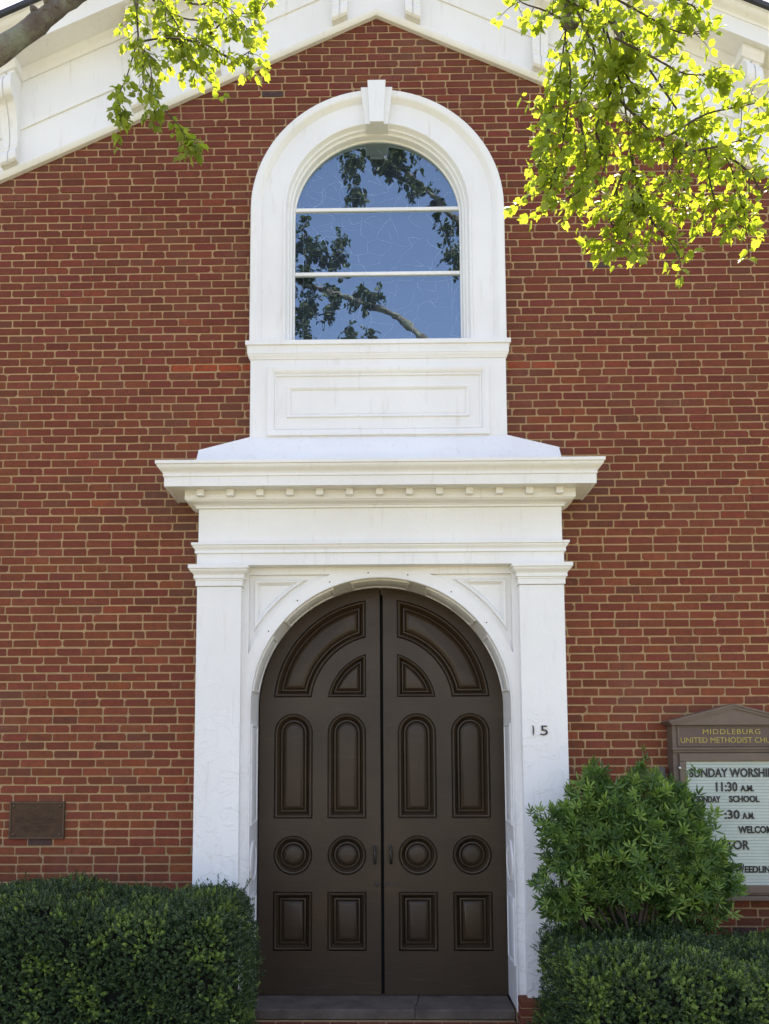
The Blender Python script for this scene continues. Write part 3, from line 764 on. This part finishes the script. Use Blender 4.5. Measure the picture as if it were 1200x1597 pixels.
# ------------------------------------------------------------------ foliage helpers
def scatter(name, bv, bf, mats, locs, tints, material, parent):
    """many small leaves as one mesh: base verts bv (n,3), faces bf (all same size), K rotations+scales mats, K positions, K tints"""
    bv = np.asarray(bv, float); bf = np.asarray(bf, int); K = len(locs); n = len(bv); fs = bf.shape[1]
    V = np.einsum('kij,nj->kni', mats, bv) + np.asarray(locs)[:, None, :]
    F = (bf[None] + (np.arange(K) * n)[:, None, None]).reshape(-1)
    me = bpy.data.meshes.new(name); nf = K * len(bf)
    me.vertices.add(K * n); me.vertices.foreach_set('co', V.astype(np.float32).ravel())
    me.loops.add(len(F)); me.loops.foreach_set('vertex_index', F.astype(np.int32))
    me.polygons.add(nf); me.polygons.foreach_set('loop_start', np.arange(0, len(F), fs, dtype=np.int32))
    me.update(calc_edges=True)
    tt = np.asarray(tints, np.float32)
    if tt.ndim == 1: tt = np.stack([tt, np.zeros_like(tt)], 1)
    C = np.zeros((K, n, 4), np.float32); C[..., 0] = tt[:, None, 0]; C[..., 1] = tt[:, None, 1]; C[..., 3] = 1
    tint_attr(me, C.reshape(-1, 4), 'POINT'); me.materials.append(material)
    return place(name, me, parent)
def frames(d, up, scale):
    """rotation matrices whose Y axis is d and Z axis near up"""
    d = d / np.linalg.norm(d, axis=1, keepdims=True)
    x = np.cross(d, up); x /= np.maximum(np.linalg.norm(x, axis=1, keepdims=True), 1e-6)
    zz = np.cross(x, d)
    return np.stack([x, d, zz], 2) * np.asarray(scale)[:, None, None]
LEAF_V = [(0, 0, 0), (.22, .0, .03), (.40, .14, .09), (.36, .38, .07), (.34, .70, .10), (.13, .70, .03), (0, 1.0, -.10), (-.13, .70, .03), (-.34, .68, .10), (-.38, .36, .07), (-.42, .15, .09), (-.2, .0, .03), (0, .38, -.06)]
LEAF_F = [(12, i, (i + 1) % 12) for i in range(12)]
LEAF_F = [(12, i, i + 1) for i in range(11)] + [(12, 11, 0)]

def branch_leaves(paths, per_m, leaf, twig_len=(.05, .16), nodes=4, seed=1, droop=.6):
    """twigs along each path with leaves at their nodes -> twig polylines, leaf base points, directions, sizes"""
    g = np.random.default_rng(seed); tw = []; L = []; Dv = []; Sz = []
    for p in paths:
        p = np.array(p, float); seg = np.linalg.norm(np.diff(p, axis=0), axis=1); tot = seg.sum(); cum = np.concatenate([[0], np.cumsum(seg)])
        for k in range(max(3, int(tot * per_m))):
            s = tot * (g.random() ** .8); i = min(np.searchsorted(cum, s) - 1, len(seg) - 1); i = max(i, 0)
            q = p[i] + (p[i + 1] - p[i]) * ((s - cum[i]) / seg[i]); fwd = (p[i + 1] - p[i]) / seg[i]
            d = g.normal(size=3) * np.array((1, .9, .7)) + fwd * .9; d[2] -= droop * .4; d /= np.linalg.norm(d)
            ln = g.uniform(*twig_len); pts = [q]
            for j in range(nodes):
                d = d + np.array((0, 0, -.22 * droop)) + g.normal(size=3) * .15; d /= np.linalg.norm(d)
                pts.append(pts[-1] + d * ln / nodes)
                for sgn in ((1,) if j < nodes - 1 and g.random() < .35 else (1, -1)):
                    sd = np.cross(d, (0, 0, 1)); sd /= max(np.linalg.norm(sd), 1e-4)
                    ld = d * g.uniform(.2, 1.) + sd * sgn * g.uniform(.4, 1.1) + g.normal(size=3) * .3; ld[2] -= droop * g.uniform(.1, .9)
                    L.append(pts[-1] + ld / np.linalg.norm(ld) * .012); Dv.append(ld); Sz.append(leaf * g.uniform(.6, 1.3))
            tw.append(pts)
    return tw, np.array(L), np.array(Dv), np.array(Sz)

def tree(root, branches, paths, per_m, leaf, seed, single_n, tw_r=.0022, new=.35, name_leaf='foliage', twig_len=(.05, .16), nodes=4, droop=.6, leafmat=None):
    tw, L, Dv, Sz = branch_leaves(paths, per_m, leaf, twig_len, nodes, seed, droop)
    g = np.random.default_rng(seed + 5)
    m = MB()
    for p in tw: m.tube(p, [tw_r * (1 - .6 * i / (len(p) - 1)) for i in range(len(p))], 4, False)
    for p in paths:
        m.tube(smooth_path(p), [tw_r * 2.6 * (1 - .65 * i / (len(smooth_path(p)) - 1)) for i in range(len(smooth_path(p)))], 6, False)
    t_ = m.build('twig', M_TWIG, root); t_['kind'] = 'stuff'
    up = g.normal(size=(len(L), 3)) * .75 + np.array((0, -.55, .6))
    Ms = frames(Dv, up, Sz)
    tn = np.stack([g.random(len(L)), g.random(len(L)) ** 2.5 * new * 2], 1)
    idx = np.argsort(-Sz) if single_n else np.arange(len(L))
    one, rest = idx[:single_n], idx[single_n:]
    cr = scatter('foliage', LEAF_V, LEAF_F, Ms[rest], L[rest], tn[rest], leafmat or M_TREELEAF, root); cr['kind'] = 'stuff'
    if single_n:
        shapes = []
        for k in range(10):
            me = bpy.data.meshes.new('leaf'); me.from_pydata(LEAF_V, [], LEAF_F); me.materials.append(M_TREELEAF)
            tint_attr(me, [(random.random(), random.random() ** 2 * new * 2, 0, 1)] * len(LEAF_V), 'POINT'); shapes.append(me)
        for k, i in enumerate(one):
            o = bpy.data.objects.new('leaf', shapes[k % 10]); COL.objects.link(o); o.parent = root
            o.matrix_parent_inverse = wmat(root).inverted()
            M4 = Matrix([list(Ms[i][r]) + [L[i][r]] for r in range(3)] + [[0, 0, 0, 1]])
            o.matrix_basis = M4
    return len(L)
def smooth_path(p, n=4):
    p = [Vector(q) for q in p]; out = []
    for i in range(len(p) - 1):
        a, b_, c, d = p[max(i - 1, 0)], p[i], p[i + 1], p[min(i + 2, len(p) - 1)]
        for k in range(n):
            t = k / n
            out.append(.5 * ((2 * b_) + (c - a) * t + (2 * a - 5 * b_ + 4 * c - d) * t * t + (3 * b_ - a - 3 * c + d) * t ** 3))
    out.append(p[-1]); return [tuple(q) for q in out]
def limb(m, pts, r0, r1, n=12, knob=.06):
    sp = smooth_path(pts, 6); k = len(sp)
    m.tube(sp, [(r0 + (r1 - r0) * i / (k - 1)) * (1 + random.uniform(-knob, knob)) for i in range(k)], n)

# ---- left tree: limb crossing the upper left corner, twigs hanging before the gable
tl = empty('tree', (-4.6, -4.4, -.2), 'tree at left whose lichened limb and leafy twigs cross the gable', 'tree')
m = MB(); limb(m, [(-4.6, -4.4, -.3), (-4.6, -4.4, .6), (-4.55, -4.35, 2.2), (-4.3, -4.1, 3.6), (-4.4, -4.3, 5.4), (-4.6, -4.6, 8), (-4.4, -4.4, 10.5)], .27, .07, 16)
m.build('trunk', M_BARK, tl, 60)
m = MB(); limb(m, [(-4.34, -4.15, 3.4), (-3.6, -3.5, 4.25), (-2.7, -2.8, 4.85), (-2.23, -2.6, 5.13), (-1.99, -2.6, 5.30), (-1.74, -2.6, 5.48), (-1.55, -2.6, 5.64), (-1.36, -2.55, 5.84), (-1.25, -2.5, 6.1)], .086, .026, 16, .09)
for k in range(9):          # burls and stubs on the limb
    t = random.random(); b0 = Vector((-1.70, -2.6, 5.53)).lerp(Vector((-1.50, -2.6, 5.70)), t)
    dv = Vector((random.uniform(-.5, 1), random.uniform(-1, -.2), random.uniform(-1, .3))).normalized()
    m.tube([b0 + dv * .015, b0 + dv * .05, b0 + dv * .062], [.026, .018, .006], 8)
m.build('limb', M_BARK, tl, 60)
m = MB()
limb(m, [(-1.30, -2.55, 5.95), (-1.2, -2.4, 6.2), (-1.22, -2.3, 6.2), (-1.14, -2.3, 5.98)], .016, .008, 8)
limb(m, [(-1.34, -2.55, 5.85), (-1.31, -2.45, 6.02), (-1.25, -2.4, 5.8)], .014, .007, 8)
limb(m, [(-1.27, -2.5, 6.05), (-1.5, -1.6, 7.0), (-1.76, -.85, 7.35), (-1.76, -.78, 7.15)], .02, .006, 8)
m.build('branch', M_BARK, tl, 60)
LP = [[(-1.22, -2.3, 6.18), (-1.14, -2.3, 5.96), (-1.11, -2.3, 5.73), (-0.98, -2.3, 5.6), (-0.92, -2.3, 5.51)],
      [(-1.12, -2.3, 5.81), (-0.95, -2.25, 5.77), (-0.78, -2.3, 5.86), (-0.64, -2.3, 5.87), (-0.57, -2.35, 5.88)],
      [(-1.29, -2.4, 6.0), (-1.25, -2.4, 5.78), (-1.23, -2.4, 5.6), (-1.14, -2.4, 5.51)],
      [(-1.23, -2.4, 5.62), (-1.06, -2.45, 5.59), (-0.89, -2.4, 5.6), (-0.76, -2.35, 5.56), (-0.65, -2.4, 5.56)],
      [(-1.13, -2.4, 5.96), (-0.96, -2.4, 5.83), (-0.79, -2.45, 5.78), (-0.67, -2.4, 5.68)],
      [(-1.2, -2.3, 5.96), (-1.05, -2.25, 5.9), (-0.88, -2.3, 5.83), (-0.72, -2.3, 5.78)],
      [(-1.14, -2.35, 5.9), (-1.05, -2.35, 5.76), (-1.02, -2.3, 5.66), (-.95, -2.3, 5.7)]]
tree(tl, None, LP, 31, .042, 3, 150, twig_len=(.05, .15), nodes=4, droop=.45)
LC = [[(-1.78, -0.75, 7.24), (-1.85, -0.75, 6.95), (-1.91, -0.75, 6.77), (-1.9, -0.75, 6.57)],
      [(-1.73, -0.75, 7.18), (-1.73, -0.75, 6.87), (-1.58, -0.75, 6.67), (-1.43, -0.75, 6.49), (-1.37, -0.75, 6.35)],
      [(-1.76, -0.8, 7.14), (-1.66, -0.8, 6.93), (-1.67, -0.8, 6.73), (-1.63, -0.8, 6.62)]]
tree(tl, None, LC, 17, .062, 21, 0, twig_len=(.06, .2), nodes=4)

# ---- right tree: long hanging sprays before the right side of the gable
tr = empty('tree', (4.4, -4.6, -.2), 'tree at right with bright backlit sprays hanging before the brick gable', 'tree')
m = MB(); limb(m, [(4.4, -4.6, -.3), (4.4, -4.6, .7), (4.35, -4.6, 2.5), (4.2, -4.5, 4.2), (4.3, -4.7, 6.5), (4.4, -4.8, 9.5)], .25, .06, 16); m.build('trunk', M_BARK, tr, 60)
m = MB()
limb(m, [(4.22, -4.5, 4.0), (3.4, -4.0, 5.2), (2.4, -3.3, 5.75), (1.5, -2.9, 5.85), (1.04, -2.8, 5.62), (.90, -2.8, 5.40), (.88, -2.8, 5.27)], .10, .016, 12)
limb(m, [(1.5, -2.9, 5.85), (1.2, -2.75, 5.6), (1.11, -2.65, 5.55), (1.2, -2.6, 5.4)], .03, .011, 10)
limb(m, [(2.0, -3.1, 5.82), (1.4, -2.9, 5.45), (1.0, -2.9, 5.35)], .03, .01, 10)
m.tube([(.86, -2.8, 5.29), (.90, -2.81, 5.27), (.93, -2.8, 5.28)], [.012, .03, .01], 8)
m.build('branch', M_BARK, tr, 60)
RP = [[(0.91, -2.8, 5.54), (0.88, -2.8, 5.28), (0.84, -2.8, 5.03), (0.78, -2.8, 4.77), (0.73, -2.8, 4.57)],
      [(0.87, -2.8, 5.22), (0.88, -2.85, 4.96), (0.85, -2.8, 4.71), (0.79, -2.8, 4.49), (0.72, -2.8, 4.45)],
      [(0.93, -2.8, 4.83), (0.97, -2.75, 4.61), (0.91, -2.8, 4.46), (0.82, -2.8, 4.42)],
      [(0.88, -2.8, 5.3), (0.78, -2.8, 5.36), (0.68, -2.8, 5.4), (0.64, -2.8, 5.45)],
      [(1.04, -2.7, 5.61), (1.09, -2.7, 5.31), (1.14, -2.75, 5.01), (1.19, -2.7, 4.72), (1.19, -2.7, 4.46), (1.15, -2.7, 4.25)],
      [(1.13, -2.7, 5.08), (1.03, -2.7, 4.85), (1.06, -2.75, 4.66), (1.01, -2.7, 4.53)],
      [(1.23, -2.6, 4.8), (1.11, -2.6, 4.51), (1.13, -2.65, 4.34), (1.03, -2.6, 4.33)],
      [(1.19, -2.7, 4.72), (1.23, -2.7, 4.5), (1.28, -2.7, 4.38), (1.35, -2.7, 4.29), (1.39, -2.7, 4.22)],
      [(1.11, -2.6, 5.61), (1.35, -2.6, 5.2), (1.52, -2.6, 4.93), (1.67, -2.6, 4.79), (1.74, -2.6, 4.56), (1.75, -2.6, 4.45), (1.73, -2.6, 4.38)],
      [(1.52, -2.6, 4.91), (1.45, -2.6, 4.73), (1.51, -2.55, 4.57), (1.38, -2.6, 4.54)],
      [(1.58, -2.6, 4.84), (1.6, -2.6, 4.63), (1.64, -2.6, 4.5), (1.77, -2.6, 4.4)],
      [(1.32, -2.8, 4.72), (1.5, -2.8, 4.83), (1.68, -2.8, 4.87), (1.82, -2.8, 4.91)],
      [(1.38, -2.8, 4.64), (1.58, -2.8, 4.68), (1.73, -2.8, 4.73), (1.85, -2.8, 4.79)],
      [(1.58, -2.8, 4.64), (1.69, -2.8, 4.54), (1.74, -2.8, 4.45), (1.82, -2.8, 4.48)],
      [(0.99, -2.9, 5.37), (1.19, -2.9, 5.24), (1.36, -2.9, 5.14), (1.49, -2.9, 5.14)],
      [(1.07, -2.9, 5.12), (1.24, -2.9, 5.02), (1.38, -2.9, 4.94), (1.55, -2.9, 4.94)],
      [(1.14, -2.9, 5.4), (1.31, -2.9, 5.32), (1.42, -2.9, 5.27), (1.45, -2.9, 5.22)],
      [(1.06, -2.75, 5.39), (1.12, -2.75, 5.16), (1.23, -2.75, 4.97), (1.34, -2.75, 4.84)],
      [(0.92, -2.85, 5.3), (1.0, -2.85, 5.04), (0.9, -2.85, 4.85), (0.93, -2.85, 4.7)],
      [(0.77, -2.85, 5.43), (0.92, -2.85, 5.33), (1.09, -2.85, 5.23), (1.2, -2.85, 5.1)],
      [(1.11, -2.75, 4.97), (1.25, -2.75, 4.81), (1.37, -2.75, 4.68), (1.3, -2.75, 4.52)]]
tree(tr, None, RP, 37, .043, 9, 300, twig_len=(.05, .17), nodes=4, droop=.4)

# ---- tree across the walk, seen only mirrored in the window
t3 = empty('tree', (3.2, -9.0, -.2), 'street tree opposite the church, seen mirrored in the arched window', 'tree')
m = MB(); limb(m, [(3.4, -8.6, -.3), (3.35, -8.6, 1), (3.2, -8.4, 4.5), (2.9, -8.2, 7), (3.1, -8.4, 10), (3.0, -8.2, 14.5)], .3, .06, 14); m.build('trunk', M_BARK, t3, 60)
m = MB()
limb(m, [(2.95, -8.2, 7.0), (2.5, -8.05, 7.7), (1.32, -8.0, 9.01), (.73, -8.0, 9.71), (.31, -8.0, 10.09), (-.11, -8.0, 10.25), (-.6, -8.0, 10.46), (-1.45, -8.0, 10.75)], .11, .03, 10)
limb(m, [(3.05, -8.3, 9.5), (2.2, -8.1, 11.2), (1.2, -8, 12.3), (.4, -8, 13.1), (-.6, -8, 13.5)], .08, .02, 10)
limb(m, [(2.6, -8.1, 10.5), (1.9, -8, 10.9), (1.5, -8, 11.5)], .04, .012, 8)
limb(m, [(2.9, -8.2, 7.2), (2.2, -8.1, 8.3), (1.75, -8.0, 9.6), (1.62, -8, 10.6)], .05, .02, 8)
m.build('limb', M_BARK, t3, 60)
g = np.random.default_rng(4); paths = []
for x, z_, r in [(-0.53, 13.21, 0.29), (-0.1, 13.27, 0.35), (0.39, 13.03, 0.35), (0.76, 12.69, 0.29), (1.15, 12.32, 0.16), (-0.45, 12.61, 0.23), (-1.45, 11.65, 0.23), (-1.21, 11.26, 0.32), (-0.78, 11.36, 0.21), (-1.39, 10.88, 0.35), (-1.32, 10.36, 0.38), (-0.84, 10.49, 0.29), (-0.35, 10.63, 0.23), (-1.44, 9.83, 0.25), (-0.15, 10.35, 0.21), (-0.11, 9.69, 0.16), (-0.54, 9.72, 0.12), (1.42, 11.87, 0.16), (1.45, 11.35, 0.18), (1.55, 11.07, 0.14), (-1.82, 11.01, 0.46), (-1.81, 9.99, 0.46), (0.4, 13.72, 0.46), (1.84, 11.48, 0.29), (-0.59, 13.74, 0.35), (2.6, 12, .6), (2.8, 13.2, .6), (1.8, 13.6, .6), (3.6, 11.5, .6), (3.4, 14, .6), (-1.2, 14.3, .5)]:
    for k in range(4):
        a = np.array((x, -8.0, z_)) + g.normal(size=3) * r * .42; b_ = np.array((x, -8.0, z_)) + g.normal(size=3) * r * .55
        paths.append([tuple(a + (0, 0, r * .3)), tuple((a + b_) / 2 + g.normal(size=3) * .04), tuple(b_ - (0, 0, r * .25))])
tree(t3, None, paths, 36, .060, 31, 0, tw_r=.003, twig_len=(.08, .26), nodes=5, leafmat=M_TREELEAF2)

# ------------------------------------------------------------------ hedges
SPRIG_V, SPRIG_F = [], []
for k in range(12):
    a = k * 2.4; h = .006 + .0032 * k; el = .45 + .05 * k; ln = .015 - .0003 * k; wd = .0047
    d = Vector((math.cos(a) * math.cos(el), math.sin(a) * math.cos(el), math.sin(el))); s2 = Vector((-math.sin(a), math.cos(a), 0)); n2 = d.cross(s2)
    p0 = Vector((0, 0, h)); b = len(SPRIG_V)
    SPRIG_V += [tuple(p0), tuple(p0 + d * ln * .5 + s2 * wd - n2 * .001), tuple(p0 + d * ln), tuple(p0 + d * ln * .5 - s2 * wd - n2 * .001)]
    SPRIG_F.append((b, b + 1, b + 2, b + 3))
def hedge(root, x0, x1, y0, y1, z0, z1, count, seed, rnd=.16, endr=False, new=.08, bumpy=.05):
    g = np.random.default_rng(seed)
    cx, cy = (x0 + x1) / 2, (y0 + y1) / 2; cz = (z0 + z1) / 2; H = np.array(((x1 - x0) / 2, (y1 - y0) / 2, (z1 - z0) / 2)); count = int(count * 1.05)
    def lump(p):       # slow bumps in the clipped surface
        return bumpy * (np.sin(p[:, 0] * 5.1 + 1.3 * np.sin(p[:, 2] * 4 + seed)) * .5 + np.sin(p[:, 2] * 7.3 + p[:, 0] * 2.2) * .35 + np.sin(p[:, 1] * 8 + p[:, 0] * 3.7) * .4 + np.sin(p[:, 0] * 13 + p[:, 2] * 11) * .18)
    areas = np.array((H[1] * H[2], H[0] * H[2], H[0] * H[1])); w_ = areas / areas.sum()
    P_, N_ = [], []
    ax = g.choice(3, count, p=w_); u = g.uniform(-1, 1, (count, 3)); sg = np.where(g.random(count) < .5, -1, 1)
    sg[(ax == 2)] = 1; sg[(ax == 1) & (g.random(count) < .88)] = -1
    u[np.arange(count), ax] = sg
    p = u * H; inner = H - rnd; q = np.clip(p, -inner, inner); n = p - q
    flat = np.zeros_like(p); flat[np.arange(count), ax] = sg
    nn = np.linalg.norm(n, axis=1, keepdims=True); n = np.where(nn > 1e-6, n / np.maximum(nn, 1e-6), flat)
    p = q + n * rnd + np.array((cx, cy, cz)); p = p + n * lump(p)[:, None] - n * (g.random(count) ** 1.6 * .075)[:, None]
    # a few long shoots
    shoot = g.random(count) < .03; p[shoot] += (n[shoot] * .3 + np.array((0, 0, .7))) * g.uniform(.02, .07, (shoot.sum(), 1))
    # dark gaps in the clipped face, loose shoots at the end by the doors
    keep = np.ones(count, bool)
    for q in p[g.choice(count, 90)]: keep &= ((p - q) ** 2 * np.array((1, .3, 1.6))).sum(1) > g.uniform(.012, .045) ** 2
    p, n = p[keep], n[keep]
    ei = np.where((np.abs(n[:, 0]) > .5) & (abs(p[:, 0]) < 1.6))[0]
    ei = g.choice(ei, 70); ep, en = [], []
    for q in ei:
        dr = n[q] * g.uniform(.6, 1) + np.array((0, g.uniform(-.5, .2), g.uniform(.1, .7))); dr /= np.linalg.norm(dr); ln = g.uniform(.04, .13)
        for k in range(int(ln / .016)): ep.append(p[q] + dr * .016 * k + g.normal(size=3) * .004); en.append(dr)
    p = np.concatenate([p, np.array(ep)]); n = np.concatenate([n, np.array(en)]); count = len(p)
    d = n + g.normal(size=(count, 3)) * .55 + np.array((0, 0, .45))
    Ms = frames_z(d, g, g.uniform(.5, 1.2, count))
    patch = np.sin(p[:, 0] * 6.0 + seed) * np.sin(p[:, 2] * 9.0 + p[:, 1] * 5) + np.sin(p[:, 0] * 2.3 + p[:, 2] * 3.1 + 2)
    cl = clumps(p, g, new, n); nw = np.where(g.random(count) < cl, g.uniform(.35, 1, count), 0)
    tn = np.stack([g.random(count), nw], 1)
    scatter('foliage', SPRIG_V, SPRIG_F, Ms, p, tn, M_HEDGELEAF, root)['kind'] = 'stuff'
    core = MB(); core.box(x0 + .10, x1 - .10, y0 + .10, y1 - .10, z0, z1 - .10, .08)  # near-black box added to block light; the hedge's inner shade is its colour
    core.build('dark_core', M_HEDGECORE, root)
    m = MB()
    for k in range(int((x1 - x0) * 5)):
        bx, by = g.uniform(x0 + .2, x1 - .2), g.uniform(y0 + .2, y1 - .2)
        m.tube([(bx, by, z0 - .02), (bx + g.normal() * .04, by + g.normal() * .04, z0 + .25), (bx + g.normal() * .1, by + g.normal() * .1, z0 + .5)], [.014, .01, .006], 6)
    m.build('stems', M_TWIG, root)['kind'] = 'stuff'
def clumps(p, g, new, n):
    c = p[g.choice(len(p), int(220 * new / .07))]; r_ = g.uniform(.02, .075, len(c)); out = np.full(len(p), new * .25)
    for q, rr in zip(c, r_):
        d2 = ((p - q) ** 2).sum(1); out = np.maximum(out, .85 * np.exp(-d2 / (rr * rr)))
    return out
def frames_z(d, g, scale):
    d = d / np.linalg.norm(d, axis=1, keepdims=True); r = g.normal(size=d.shape)
    x = np.cross(d, r); x /= np.maximum(np.linalg.norm(x, axis=1, keepdims=True), 1e-6); y = np.cross(d, x)
    return np.stack([x, y, d], 2) * np.asarray(scale)[:, None, None]
M_HEDGECORE = mat_simple('hedge_core_shade', (.012, .017, .010), .95, (.007, .009, .006), 30, .8, dist=.02)
hl = empty('hedge', (-2.2, -.78, -.2), 'clipped dark green hedge left of the church doors', 'hedge', 'hedges flanking the doors')
hedge(hl, -3.9, -.90, -1.27, -.28, -.2, .965, 36000, 5, .20, new=.09, bumpy=.055)
hr = empty('hedge', (2.4, -.93, -.2), 'low clipped green hedge right of the doors below the notice board', 'hedge', 'hedges flanking the doors')
hedge(hr, 1.10, 3.9, -1.5, -.33, -.2, .68, 32000, 8, .2, new=.2, bumpy=.06)

# ------------------------------------------------------------------ shrub with whorled leaves
sh = empty('shrub', (1.75, -.58, -.2), 'rounded green shrub with whorled leaves between pilaster and notice board', 'shrub')
def rosette(n, el0, el1, ln0, wd, droop, seed):
    q = random.Random(seed); V_, F_ = [], []
    for k in range(n):
        a = k * 2.4 + q.uniform(-.4, .4); el = el0 + (el1 - el0) * k / n + q.uniform(-.15, .15); ln = ln0 * q.uniform(.7, 1.15)
        d = Vector((math.cos(a) * math.cos(el), math.sin(a) * math.cos(el), math.sin(el))); s2 = Vector((-math.sin(a), math.cos(a), 0)); n2 = s2.cross(d)
        p0 = Vector((0, 0, .0022 * k)); b = len(V_)
        V_ += [tuple(p0), tuple(p0 + d * ln * .35 + s2 * wd * .7 + n2 * .003), tuple(p0 + d * ln * .7 + s2 * wd - n2 * droop * .3), tuple(p0 + d * ln - n2 * droop),
               tuple(p0 + d * ln * .7 - s2 * wd - n2 * droop * .3), tuple(p0 + d * ln * .35 - s2 * wd * .7 + n2 * .003)]
        F_ += [(b, b + 1, b + 2, b + 3), (b, b + 3, b + 4, b + 5)]
    return V_, F_
ROS = [rosette(14, -.3, .9, .058, .0062, .014, 1), rosette(10, -.5, .6, .068, .0070, .024, 2), rosette(17, -.1, 1.2, .050, .0055, .010, 3), rosette(8, -.7, .3, .062, .0066, .028, 4)]
g = np.random.default_rng(17)
lobes = [(1.72, -.62, 1.28, .40, .32, .30), (1.42, -.62, 1.30, .27, .26, .24), (1.24, -.66, 1.40, .16, .18, .12), (1.28, -.66, 1.05, .22, .22, .22), (2.00, -.60, 1.30, .32, .28, .26), (2.20, -.56, 1.16, .21, .22, .20), (1.75, -.62, 1.50, .33, .26, .24), (1.96, -.58, 1.47, .20, .2, .15),
         (1.45, -.62, 1.55, .17, .16, .16), (2.30, -.55, 1.02, .16, .16, .10), (2.05, -.66, 1.03, .26, .22, .16), (1.7, -.66, 1.02, .26, .22, .14), (1.83, -.58, 1.68, .12, .12, .16), (1.49, -.6, 1.70, .08, .08, .12), (2.04, -.56, 1.60, .09, .1, .12), (1.22, -.6, .88, .12, .14, .10)]
LOW = [(1.5, -.42, .78, .30, .14, .20), (1.9, -.40, .78, .34, .14, .18), (2.25, -.42, .82, .2, .14, .16)]   # sparse shaded growth among the stems
P_, N_ = [], []
for (x, y, z_, rx, ry, rz) in lobes + LOW:
    k = int(700 * (rx * rz + rx * ry) / .25 * (.44 if z_ > .83 else .38)) + 14
    n = g.normal(size=(k, 3)); n /= np.linalg.norm(n, axis=1, keepdims=True); n[:, 1] = np.where(g.random(k) < .6, -abs(n[:, 1]), n[:, 1])
    rad = (1 - g.random(k) ** 1.5 * .45)
    P_.append(np.array((x, y, z_)) + n * np.array((rx, ry, rz)) * rad[:, None] * g.uniform(.8, 1.28, (k, 1))); N_.append(n)
for (x, z_) in ((1.84, 1.93), (1.85, 1.85), (1.82, 1.8), (1.49, 1.84), (1.5, 1.78), (1.47, 1.74), (2.14, 1.77), (2.13, 1.7), (1.05, 1.49), (1.10, 1.50), (1.08, 1.43), (1.14, 1.37), (2.20, 1.78), (2.20, 1.60)):
    P_.append(np.array([(x, -.6, z_)])); N_.append(np.array([(0, -.2, 1.)]))
p = np.concatenate(P_); n = np.concatenate(N_); K = len(p)
d = n * .8 + g.normal(size=(K, 3)) * .35 + np.array((0, -.1, .75)); Ms = frames_z(d, g, g.uniform(.55, 1.3, K))
tn = np.stack([np.clip(g.normal(.45, .3, K) + (p[:, 2] - 1.3) * .3, 0, 1), np.where(g.random(K) < .35, g.uniform(.3, 1, K), .0)], 1)
kind_ = g.integers(0, 4, K)
for k in range(4):
    q = kind_ == k; scatter('foliage', ROS[k][0], ROS[k][1], Ms[q], p[q], tn[q], M_SHRUBLEAF, sh)['kind'] = 'stuff'
m = MB()
for k in range(22):
    bx = 1.75 + g.normal() * .16; tx = 1.22 + k * .040 + g.normal() * .04
    mid = ((bx * .6 + tx * .4), -.58 + g.normal() * .05, .55 + g.normal() * .06)
    m.tube(smooth_path([(bx, -.58 + g.normal() * .05, -.2), (bx + g.normal() * .03, -.58, .2), mid, (tx, -.6 + g.normal() * .08, 1.0), (tx + g.normal() * .05, -.6, 1.35)], 3), [(.026 - .0017 * i) * (.6 + .5 * (k % 3 == 0)) for i in range(13)], 7)
m.build('stem', M_TWIG, sh, 60)
